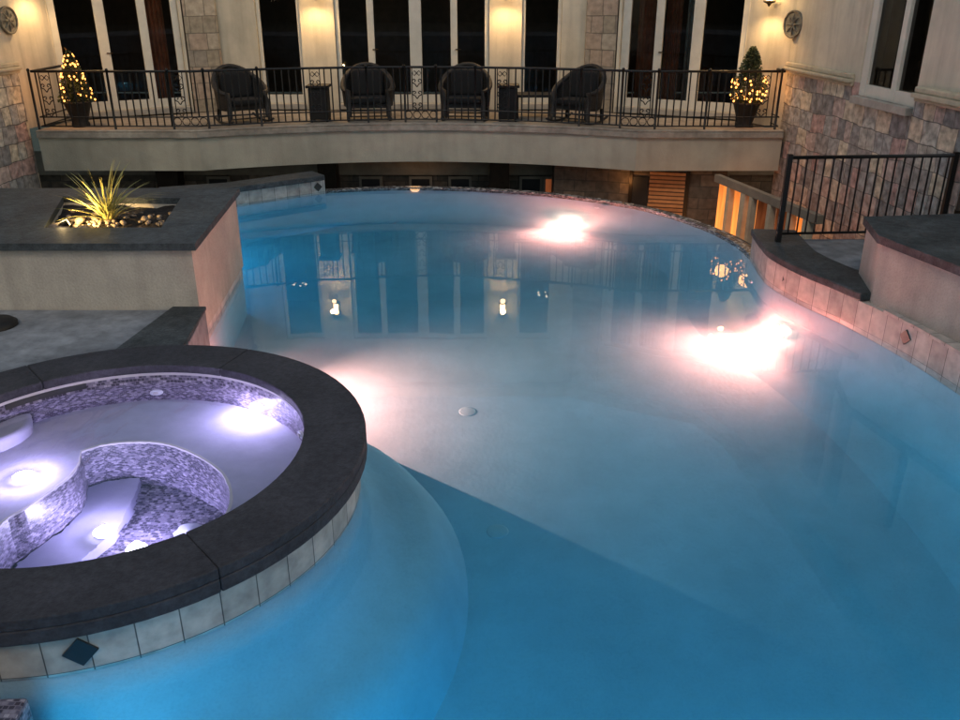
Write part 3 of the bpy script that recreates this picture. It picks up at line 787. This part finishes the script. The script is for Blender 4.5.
f = door_unit(w0, w1, WB, WT, [(0, .16), (.60, .12), (1, .04)], 'side_window', handle=False, inset=.02, dep=.1)
# left wing
m = MB(); m.wall(LE[0], LE[1], -3, LZ, .36, 1); m.wall(LE[1], LE[2], -3, LZ, .36, 1); m.build('stone_base', M['ashlar'], house)
m = MB(); m.wall(LE[0], LE[1], LZ, 5.0, .3, 1); m.wall(LE[1], LE[2], LZ, 5.0, .3, 1); m.build('wall', M['stucco'], house)
ledge(LE[0], LE[1], LZ); ledge(LE[1], LE[2], LZ)
# roof & eaves
m = MB(); m.prism([(-14, 3), (-8.6, 3), (-7.85, 10), (-7.42, 15.0), (-7.3, 15.9), (-5.4, 16.85), (-4.9, 17.2), (1.95, 17.2), (2.5, 16.85), (4.45, 15.9), (4.85, 15.0), (5.3, 10), (5.6, 7), (5.7, 3), (12, 3), (12, 26), (-14, 26)], 5.002, 5.22)
m.build('roof', M['slab'], house)
# rooms behind the glass
m = MB(); m.box(-10.4, 7.6, 20.5, 20.7, BZ, 4.2); m.box(-10.4, -10.2, 16.3, 20.5, BZ, 4.2); m.box(7.4, 7.6, 16.3, 20.5, BZ, 4.2); m.box(-10.2, -7.85, 16.3, 16.4, BZ, 4.2); m.box(5.05, 7.4, 16.3, 16.4, BZ, 4.2); m.prism([(-7.5, 16.6), (-5.4, 17.7), (2.5, 17.7), (4.6, 16.6), (7.4, 16.6), (7.4, 20.49), (-10.2, 20.49), (-10.2, 16.6)], BZ-.2, BZ-.03); m.build('interior', M['room'], house)
m = MB(); m.prism([(-7.5, 16.6), (-5.4, 17.85), (2.5, 17.85), (4.6, 16.35), (7.4, 16.35), (7.4, 20.49), (-10.2, 20.49), (-10.2, 16.35)], 4.1, 4.2); m.box(7.2, 7.3, 9.5, 14.8, 1, 4.9); m.box(5.75, 7.2, 14.6, 14.7, 1, 4.9); m.box(6.0, 7.2, 9.5, 9.6, 1, 4.9); m.build('interior_ceiling', M['room'], house)

# balcony slab and fascia (concave front)
def bal_line(n=40, off=0):
    pts = [(-7.45, 14.70-off), (-4.75, 14.70-off)]
    for i in range(1, n):
        t = i/n; pts.append((-4.75+(2.65+4.75)*t, 14.70-off+.85*sin(pi*t)**.9))
    return pts+[(2.65, 14.70-off), (5.10, 14.70-off)]
bl = bal_line()
back = [(4.68, 16.02), (2.56, 17.08), (2.0, 17.47), (-4.98, 17.47), (-5.52, 17.08), (-7.52, 16.02)]
m = MB(); m.prism(bl+back, BZ-.12, BZ-.03); m.build('balcony_floor', M['slab'], house)
nos = bal_line(off=.05); nos2 = [(x, y+.30) for x, y in bl]
m = MB(); m.strip(nos, nos2, BZ-.028, BZ+.0); m.strip([(x, y-.0) for x, y in nos], nos2, BZ-.13, BZ-.03); m.build('balcony_nosing', M['slab'], house, bevel=.015)
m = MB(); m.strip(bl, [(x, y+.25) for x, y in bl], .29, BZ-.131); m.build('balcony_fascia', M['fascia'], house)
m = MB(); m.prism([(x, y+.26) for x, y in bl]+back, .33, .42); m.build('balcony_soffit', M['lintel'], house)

# lower storey under the balcony
ly = 16.2
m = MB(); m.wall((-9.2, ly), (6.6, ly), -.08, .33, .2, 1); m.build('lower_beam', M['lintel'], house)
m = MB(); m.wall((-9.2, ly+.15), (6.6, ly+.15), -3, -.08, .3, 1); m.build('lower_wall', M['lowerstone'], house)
for x, w in ((-3.0, .34), (.18, .36), (-6.0, .4), (1.9, .34)):
    m = MB(); m.box(x, x+w, ly-.35, ly-.002, -3, .33); m.build('lower_post', M['bronze'], house)
for x, mt in ((-5.2, 'darkbox'), (-2.3, 'darkbox'), (-1.35, 'darkbox'), (-.6, 'darkbox'), (.75, 'darkbox'), (1.2, 'dimroom')):
    m = MB(); m.box(x, x+.44, ly+.06, ly+.145, -2.6, -.12); ff = m.build('lower_window', M['lintel'], house)
    m = MB(); m.box(x+.05, x+.39, ly+.045, ly+.058, -2.5, -.17); m.build('pane', M[mt], ff)
# lower right: dark stone bay with louvred door
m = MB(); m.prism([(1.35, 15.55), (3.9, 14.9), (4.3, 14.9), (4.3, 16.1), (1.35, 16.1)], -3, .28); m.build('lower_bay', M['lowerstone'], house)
def bay(a): t = (a-1.35)/(3.9-1.35); return (a, 15.55-.65*t)
m = MB(); m.wall(bay(2.72), bay(2.98), -2.6, .10, .04, -1); m.build('dark_door', M['darkbox'], house)
m = MB(); m.wall(bay(3.0), bay(3.60), -2.6, .20, .05, -1); dd = m.build('louvered_door', M['louver'], house)
m = MB(); m.wall(bay(2.66), bay(2.715), -2.7, .24, .06, -1); m.wall(bay(3.61), bay(3.67), -2.7, .24, .06, -1); m.build('door_frame', M['bronze'], house)
# lower lit wall running towards the camera
LW = [(3.93, 14.35), (4.45, 12.2), (4.62, 11.5)]
m = MB(); m.wall(LW[0], LW[1], .18, .30, .10, 1); m.wall(LW[1], LW[2], .18, .30, .10, 1); m.build('lower_header', M['lintel'], house)
m = MB(); m.wall(LW[0], LW[1], -3, -2.2, .5, 1); m.wall(LW[1], LW[2], -3, -2.2, .5, 1); m.build('lower_curb', M['lowerstone'], house)
dL = math.dist(LW[0], LW[1])
def lw(a): return (LW[0][0]+(LW[1][0]-LW[0][0])*a, LW[0][1]+(LW[1][1]-LW[0][1])*a)
for a, b, mt in ((.0, .20, 'litroom'), (.24, .40, 'litroom'), (.46, .52, 'litroom'), (.56, .76, 'dimroom'), (.80, 1.0, 'dimroom'), (1.04, 1.18, 'litroom')):
    P0, P1 = lw(a), lw(b)
    mm = MB(); mm.wall((P0[0]+.10, P0[1]), (P1[0]+.10, P1[1]), -2.2, .178, .05, 1); mm.build('lit_window' if mt == 'litroom' else 'curtained_window', M[mt], house)
for a, b in ((.20, .24), (.40, .46), (.52, .56), (.76, .80), (1.0, 1.04), (1.18, 1.24)):
    mm = MB(); mm.wall(lw(a), lw(b), -2.2, .177, .10, 1); mm.build('mullion', M['trim'], house)
point((3.2, 13.9, -.8), 8, (1, .45, .15), .2)
point((2.6, 15.0, .0), 1.5, (1, .45, .15), .05)
point((-1.2, 15.7, .2), .8, (1, .55, .25), .1)

# retaining wall outside the weir end
# wall medallions
def medallion(c, n, label):
    n = Vector(n).normalized(); o = empty('wall_medallion', c, label=label, cat='wall ornament', group='round wall medallions')
    t = Vector((-n.y, n.x, 0)); z = Vector((0, 0, 1))
    mm = MB(); mm.disc((0, 0, 0), n, .21, .03, 28); mm.build('disc', M['medal'], o)
    mm = MB(); ring = [t*.20*cos(2*pi*i/28)+z*.20*sin(2*pi*i/28)+n*.035 for i in range(29)]; mm.tube(ring, .018, 6, False); mm.build('rim', M['medal'], o)
    mm = MB()
    for k in range(8):
        a = k*pi/4; d = t*cos(a)+z*sin(a); mm.tube([d*.03+n*.035, d*.10+n*.05, d*.16+n*.03], .022, 5, r1=.008)
    mm.ball(tuple(n*.04), .035); mm.build('relief', M['medal'], o)
nr = Vector((-1.05, -.44, 0))
medallion((5.115, 14.92, 2.62), Vector((-1, -.09, 0)) if False else nr, 'round ornamental plaque on the lit wall right of the balcony')
medallion((-7.70, 14.95, 2.68), Vector((1.0, -.16, 0)), 'round ornamental plaque on the left wing wall')

# wall lanterns
def lantern(name_loc, n, label):
    o = empty('wall_lantern', name_loc, math.atan2(n[1], n[0])+pi/2, label=label, cat='wall lantern', group='wall lanterns')
    mm = MB(); mm.box(-.06, .06, -.03, 0, -.10, .16); mm.tube([(0, -.02, .16), (0, -.10, .24), (0, -.15, .20)], .012); mm.build('bracket', M['bronze'], o)
    mm = MB(); mm.lathe([(.001, .20), (.05, .18), (.11, .13), (.11, .12)], (0, -.15, 0), 8); mm.lathe([(.10, -.14), (.10, -.155), (.04, -.18), (.012, -.22), (.001, -.23)], (0, -.15, 0), 8)
    for k in range(4):
        a = pi/4+k*pi/2; mm.tube([(.09*cos(a), -.15+.09*sin(a), -.145), (.10*cos(a), -.15+.10*sin(a), .125)], .007, 4)
    mm.build('cage', M['bronze'], o)
    mm = MB(); mm.lathe([(.001, -.13), (.055, -.12), (.06, .08), (.03, .115), (.001, .118)], (0, -.15, 0), 12); mm.build('glass_shade', M['lamp_warm'], o)
    L = Vector(name_loc)+Vector(n).normalized()*.34
    spot((L.x, L.y, L.z-.25), (L.x, L.y+.06, L.z-3), 28, (1, .60, .26), 150, .7, .05)
    point((L.x, L.y, L.z) if False else (L.x+n[0]*.22, L.y+n[1]*.22, L.z-.1), 9, (1, .60, .24), .05)
lantern((-3.10, 17.5, 3.20), (0, -1, 0), 'glowing wall lantern left of the central glass doors')
lantern((.49, 17.5, 3.20), (0, -1, 0), 'glowing wall lantern right of the central glass doors')
n1 = Vector((-(16.05-15.0), -(5.14-4.70), 0)).normalized()
lantern((4.95, 15.45, 3.10), tuple(n1), 'glowing wall lantern above the right topiary')
n2 = Vector((1.05, -.17, 0)).normalized()
lantern((-7.64, 15.5, 3.36), tuple(n2), 'glowing wall lantern above the left topiary')

# bulb clusters added behind the glass in place of lamp reflections
for (x, y, z, lb_) in ((-4.1, 18.5, 3.0, 'small glowing bulb cluster behind the left narrow window, in place of a reflected lamp'), (1.45, 18.3, 3.18, 'small glowing bulb cluster behind the right narrow window, in place of a reflected lamp')):
    o = empty('reflection_bulbs', (x, y, z), label=lb_, cat='reflection_bulbs', group='bulb clusters in place of reflected lamps')
    m = MB(); m.tube([(0, 0, .9), (0, 0, -.05)], .008)
    for k in range(5):
        a = 2*pi*k/5; m.tube([(0, 0, -.05), (.09*cos(a), .09*sin(a), -.09), (.14*cos(a), .14*sin(a), -.02)], .007, 5)
    m.build('arms', M['bronze'], o)
    m = MB()
    for k in range(5):
        a = 2*pi*k/5; m.ball((.14*cos(a), .14*sin(a), .015), .026)
    m.build('bulbs', M['reflbulb'], o)

# ------------------------------------------------------------------ balcony railing
rail = empty('balcony_railing', (0, 0, 0), label='black wrought iron railing along the curved balcony', cat='railing')
rl = bal_line(80, off=-.10); rl[0] = (-7.40, 14.80); rl[-1] = (5.03, 14.80)
full = [(-7.40, 16.0)]+rl+[(5.03, 15.2)]
TOP = BZ+.93
m = MB(); m.tube([(x, y, TOP) for x, y in full], .022, 6); m.build('top_rail', M['iron'], rail)
m = MB(); m.tube([(x, y, BZ+.20) for x, y in full], .012, 5); m.build('middle_rail', M['iron'], rail)
m = MB(); m.tube([(x, y, BZ+.05) for x, y in full], .012, 5); m.build('bottom_rail', M['iron'], rail)
cum = [0]
for a_, b_ in zip(rl, rl[1:]): cum.append(cum[-1]+math.dist(a_, b_))
def along(s_):
    for i in range(len(rl)-1):
        if cum[i+1] >= s_: t = (s_-cum[i])/(cum[i+1]-cum[i]); return (rl[i][0]+(rl[i+1][0]-rl[i][0])*t, rl[i][1]+(rl[i+1][1]-rl[i][1])*t)
    return rl[-1]
TL = cum[-1]
def px2x(px): return (px-480)*(14.9*.917+.4*1.6)/854
posts_x = [px2x(p) for p in (36, 113, 172, 206, 255, 362, 401, 434, 475, 582, 622, 656, 706, 777)]
def y_at(x):
    for a_, b_ in zip(rl, rl[1:]):
        if a_[0] <= x <= b_[0]: return a_[1]+(b_[1]-a_[1])*(x-a_[0])/(b_[0]-a_[0])
    return rl[0][1]
pm = MB(); pm.tube([(0, 0, -.11), (0, 0, .95)], .020, 6); pm.ball((0, 0, .955), .028); pm.tube([(0, 0, -.13), (0, 0, -.09)], .03, 6)
first = None
for x in posts_x:
    if first is None: first = o = pm.build('post', M['iron'], rail)
    else: o = first.copy(); COL.objects.link(o)
    o.location = (x, y_at(x)-.02, BZ)
scroll_x = [px2x(p) for p in (50, 181, 310, 414, 503, 645, 762)]
lowscroll = [(px2x(a_), px2x(b_)) for a_, b_ in ((172, 206), (401, 434), (622, 656))]
bmsh = MB(); bmsh.tube([(0, 0, .05), (0, 0, .93)], .0135, 5)
first = None; nb = 0
s_ = .06
while s_ < TL-.04:
    x, y = along(s_); s_ += .119
    if any(abs(x-q) < .10 for q in scroll_x) or any(abs(x-q) < .035 for q in posts_x): continue
    if first is None: first = o = bmsh.build('baluster', M['iron'], rail)
    else: o = first.copy(); COL.objects.link(o)
    low = any(a_ < x < b_ for a_, b_ in lowscroll)
    o.location = (x, y, BZ+(.0 if not low else .16)); o.scale = (1, 1, 1 if not low else .82); nb += 1
def spiral(cx, cz, r, t0, t1, k=14):
    return [(cx+r*(1-.8*i/k)*cos(t0+(t1-t0)*i/k), 0, cz+r*(1-.8*i/k)*sin(t0+(t1-t0)*i/k)) for i in range(k+1)]
sm = MB()
for sx in (-1, 1):
    for zc in (.30, .50, .70):
        sm.tube([(sx*abs(p[0]-0)+0*sx, 0, p[2]) for p in spiral(.045, zc, .045, -pi/2, 1.6*pi)], .009, 4)
        sm.tube([(sx*.002, 0, zc-.1), (sx*.035, 0, zc-.05), (sx*.045, 0, zc-.045)], .009, 4)
    sm.tube([(sx*.085, 0, .2), (sx*.085, 0, .92)], .009, 5)
    sm.tube([(0, 0, .83), (sx*.04, 0, .87), (sx*.08, 0, .83), (sx*.04, 0, .79), (0, 0, .83)], .008, 4)
first = None
for x in scroll_x:
    if first is None: first = o = sm.build('scroll_panel', M['iron'], rail)
    else: o = first.copy(); COL.objects.link(o)
    o.location = (x, y_at(x), BZ)
lm = MB()
for k in range(4):
    cx_ = -.22+k*.147
    lm.tube([(cx_+.065*cos(2*pi*i/12), 0, .125+.065*sin(2*pi*i/12)) for i in range(13)], .008, 4, False)
first = None
for a_, b_ in lowscroll:
    if first is None: first = o = lm.build('ring_panel', M['iron'], rail)
    else: o = first.copy(); COL.objects.link(o)
    o.location = ((a_+b_)/2, y_at((a_+b_)/2), BZ)

# ------------------------------------------------------------------ wicker chairs
def make_chair():
    root = empty('wicker_chair', (0, 0, 0))
    # barrel shell open to -y
    K = 22; rx, ry = .39, .36
    def sh(t, rr=0): return ((rx+rr)*sin(t), (ry+rr)*cos(t)+.02)
    angs = [R(-128)+R(256)*i/K for i in range(K+1)]
    def top(t): q = max(0, cos(t*.70)); return .60+.46*q**2.2 if abs(t) < R(128) else .6
    mm = MB(); u = 0
    for a_, b_ in zip(angs, angs[1:]):
        for r_, fl in ((0, False), (-.045, True)):
            A_, B_ = sh(a_, r_), sh(b_, r_); f_ = [(A_[0], A_[1], .30), (B_[0], B_[1], .30), (B_[0]*(1+.06), B_[1]+(.08 if cos(b_) > 0 else 0)*cos(b_), top(b_)), (A_[0]*(1+.06), A_[1]+(.08 if cos(a_) > 0 else 0)*cos(a_), top(a_))]
            uv = [(u, 0), (u+.08, 0), (u+.08, top(b_)), (u, top(a_))]
            if fl: f_.reverse(); uv.reverse()
            mm.face(f_, uv, True)
        u += .08
    mm.build('backrest', M['wicker'], root)
    mm = MB(); P = [(sh(a_, -.02)[0]*1.06, sh(a_, -.02)[1]+(.08*cos(a_) if cos(a_) > 0 else 0), top(a_)) for a_ in angs]
    f0, f1 = P[0], P[-1]
    P = [(f0[0], f0[1]-.02, .12)]+[(f0[0], f0[1]-.03, .45)]+P+[(f1[0], f1[1]-.03, .45), (f1[0], f1[1]-.02, .12)]
    mm.tube(P, .042, 8); mm.build('arm_roll', M['wicker'], root)
    mm = MB(); mm.prism([sh(a_, -.03) for a_ in angs], .27, .36); mm.build('seat', M['wicker'], root, bevel=.02)
    mm = MB(); mm.prism([(-.27, -.24), (.27, -.24), (.30, .12), (.18, .28), (-.18, .28), (-.30, .12)], .362, .48); mm.build('seat_cushion', M['cushion'], root, bevel=.045)
    mm = MB(); mm.prism([(-.26, .15), (.26, .15), (.24, .29), (-.24, .29)], .482, .98); mm.build('back_cushion', M['cushion'], root, bevel=.06)
    for sx in (-1, 1):
        mm = MB(); mm.tube([(sx*.33, -.36, .10), (sx*.33, -.2, .035), (sx*.33, 0, .022), (sx*.33, .22, .035), (sx*.33, .42, .11)], .022, 6)
        mm.build('rocker', M['wicker'], root)
        for yy in (-.22, .24):
            mm = MB(); mm.tube([(sx*.31, yy, .28), (sx*.33, yy, .04)], .024, 6); mm.build('leg', M['wicker'], root)
    mm = MB(); mm.tube([(-.33, -.22, .12), (.33, -.22, .12)], .014, 5); mm.build('stretcher', M['wicker'], root)
    mm = MB(); mm.tube([(-.33, .24, .12), (.33, .24, .12)], .014, 5); mm.build('stretcher', M['wicker'], root)
    return root
ch = make_chair()
CL = ['wicker armchair turned to the right, leftmost in the balcony row', 'wicker armchair facing the pool between left black stand and centre doors',
      'wicker armchair facing the pool in front of the right centre doors', 'wicker armchair turned to the left, rightmost in the balcony row']
CP = [((-4.22, 15.75), R(38)), ((-2.02, 16.05), R(8)), ((-.27, 16.05), R(-6)), ((1.72, 15.75), R(-38))]
for i, ((x, y), rz) in enumerate(CP):
    if i == 0: o = ch; o.location = (x, y, BZ-.03); o.rotation_euler.z = rz; o['label'] = CL[0]
    else: o = copy_thing(ch, (x, y, BZ-.03), rz, CL[i])
    o.scale = (1.14, 1.08, .89); o['category'] = 'armchair'; o['group'] = 'wicker armchairs on the balcony'
# square dark stands
def stand():
    root = empty('square_planter_stand', (0, 0, 0))
    mm = MB(); mm.box(-.165, .165, -.165, .165, .06, .60); mm.build('body', M['darkbox'], root, bevel=.015)
    mm = MB(); mm.box(-.20, .20, -.20, .20, .603, .65); mm.build('top', M['darkbox'], root, bevel=.01)
    mm = MB()
    for a_ in (-.14, .14):
        for b_ in (-.14, .14): mm.box(a_-.02, a_+.02, b_-.02, b_+.02, 0, .059)
    mm.build('feet', M['darkbox'], root)
    return root
st = stand(); st.location = (-2.87, 15.85, BZ-.03); tag(st, 'square black side stand beside the second armchair from left', 'side table', 'square black stands')
copy_thing(st, (.50, 15.9, BZ-.03), 0, 'square black side stand beside the third armchair from left')
sg = empty('reflection_table', (1.0, 16.5, BZ-.03), label='low dark table shape between right black stand and rightmost armchair, in place of window reflections', cat='table')  # table shape built where the window glass only shows dark reflections
m = MB(); m.box(-.36, .36, -.25, .25, .38, .43); m.build('table_top', M['darkbox'], sg, bevel=.01)
for a_ in (-.31, .31):
    for b_ in (-.2, .2):
        m = MB(); m.box(a_-.02, a_+.02, b_-.02, b_+.02, 0, .379); m.build('leg', M['darkbox'], sg)

# ------------------------------------------------------------------ lit topiaries
def topiary(loc, label, dark_top):
    o = empty('potted_topiary', loc, label=label, cat='potted tree', group='potted topiaries with string lights')
    mm = MB()
    mm.lathe([(.001, .0), (.15, .0), (.15, .05), (.13, .08), (.17, .22), (.22, .38), (.24, .40), (.24, .43), (.20, .43), (.19, .40), (.001, .39)], (0, 0, 0), 20); mm.build('pot', M['pot'], o)
    mm = MB(); mm.tube([(0, 0, .38), (.01, 0, .8), (0, 0, 1.2)], .022, 6, r1=.008); mm.build('trunk', M['bark'], o)
    mm = MB(); lights = []
    H1 = 1.24 if not dark_top else 1.32
    def rad(z):
        t = (z-.42)/(H1-.42)
        if dark_top: return .27*(1-((t-.25)/.40)**2)**.5 if t < .50 and abs(t-.25) < .40 else max(.04, .17*(1-((t-.55)/.5)**2))
        return .26*(1-t)**.8+.02
    for i in range(4200):
        z = random.uniform(.42, H1); r_ = rad(z)*random.uniform(.35, 1.12); az = random.random()*2*pi
        c = Vector((r_*cos(az), r_*sin(az), z)); L = random.uniform(.022, .05)
        d = Vector((cos(az)+random.gauss(0, .6), sin(az)+random.gauss(0, .6), random.gauss(.4, .6))).normalized(); e = d.orthogonal().normalized()*L*.4
        mm.face([c-d*L*.5, c+e, c+d*L*.5, c-e])
    mm.build('foliage', M['leaf'], o)
    bl0 = None
    for i in range(88 if not dark_top else 60):
        z = random.uniform(.44, H1-.05 if not dark_top else .88); az = random.random()*2*pi; r_ = rad(z)*1.10
        if bl0 is None: mm = MB(); mm.ball((0, 0, 0), .018, 6, 4); bl0 = q = mm.build('bulb', M['bulb'], o)
        else: q = bl0.copy(); COL.objects.link(q)
        q.location = (r_*cos(az), r_*sin(az), z)
    mm = MB(); P = []
    for i in range(120):
        t = i/119; z = .44+(H1-.5 if not dark_top else .44)*t; az = t*26; r_ = rad(z)*1.05; P.append((r_*cos(az), r_*sin(az), z))
    mm.tube(P, .004, 3); mm.build('light_cable', M['pot'], o)
    for z, az in ((.6, 4.2), (.8, 5.4)):
        point((loc[0]+.42*cos(az), loc[1]+.42*sin(az), loc[2]+z), 2.5, (1, .42, .12), .12)
    return o
topiary((-6.98, 15.35, BZ-.03), 'cone topiary strung with warm lights at the left balcony end', False)
topiary((4.58, 15.2, BZ-.03), 'bushy topiary with dark unlit top at the right balcony end', True)

# ------------------------------------------------------------------ right patio railing
gr = empty('patio_railing', (0, 0, 0), label='straight black picket railing at the back of the right patio', cat='railing')
G0, G1 = (3.58, 9.98), (5.60, 10.12)
def gp(t): return (G0[0]+(G1[0]-G0[0])*t, G0[1]+(G1[1]-G0[1])*t)
m = MB(); m.tube([(*gp(0), 1.36), (*gp(1), 1.36)], .022, 6); m.build('top_rail', M['iron'], gr)
m = MB(); m.tube([(*gp(0), .46), (*gp(1), .46)], .016, 6); m.build('bottom_rail', M['iron'], gr)
for t in (0, .985):
    m = MB(); x, y = gp(t); m.box(x-.028, x+.028, y-.028, y+.028, .34, 1.40); m.build('post', M['iron'], gr)
first = None
for i in range(1, 19):
    t = i/19
    if first is None:
        b_ = MB(); b_.tube([(0, 0, .46), (0, 0, 1.36)], .011, 5); first = o = b_.build('baluster', M['iron'], gr)
    else: o = first.copy(); COL.objects.link(o)
    o.location = (*gp(t), 0)
dsp = MB(); dsp.tube([(5.44, 9.55, .35), (5.44, 9.55, 3.4)], .05, 8)
for z in (.8, 1.6, 2.4): dsp.tube([(5.44, 9.55, z), (5.44, 9.55, z+.05)], .06, 8)
tag(dsp.build('downspout', M['bronze']), 'dark vertical downspout in front of the stone wall at right picture edge', 'downspout')

# ------------------------------------------------------------------ light
w = bpy.data.worlds.new('World'); SC.world = w; w.use_nodes = True
t = w.node_tree; bg = t.nodes['Background']
sky = t.nodes.new('ShaderNodeTexSky'); sky.sky_type = 'NISHITA'; sky.sun_disc = False
sky.sun_elevation = R(8); sky.sun_rotation = R(115)
t.links.new(sky.outputs[0], bg.inputs[0]); bg.inputs[1].default_value = .15
sl = bpy.data.lights.new('sun', 'SUN'); sl.energy = .5; sl.angle = R(20); sl.color = (1, .85, .7)
so_ = bpy.data.objects.new('sun', sl); COL.objects.link(so_)
az = R(200); el = R(50)
dirv = Vector((sin(az)*cos(el), cos(az)*cos(el), sin(el)))
so_.rotation_euler = (-dirv).to_track_quat('-Z', 'Y').to_euler()

SC.view_settings.view_transform = 'Standard'; SC.view_settings.look = 'None'; SC.view_settings.gamma = 1
SC.view_settings.exposure = 0.8; SC.view_settings.use_curve_mapping = False
SC.render.engine = 'CYCLES'
c = SC.cycles
c.use_denoising = True; c.sample_clamp_indirect = 12; c.sample_clamp_direct = 0; c.blur_glossy = .5
c.caustics_reflective = False; c.caustics_refractive = True
c.max_bounces = 14; c.transmission_bounces = 10; c.diffuse_bounces = 6; c.transparent_max_bounces = 12; c.volume_bounces = 1
print('balusters', nb)
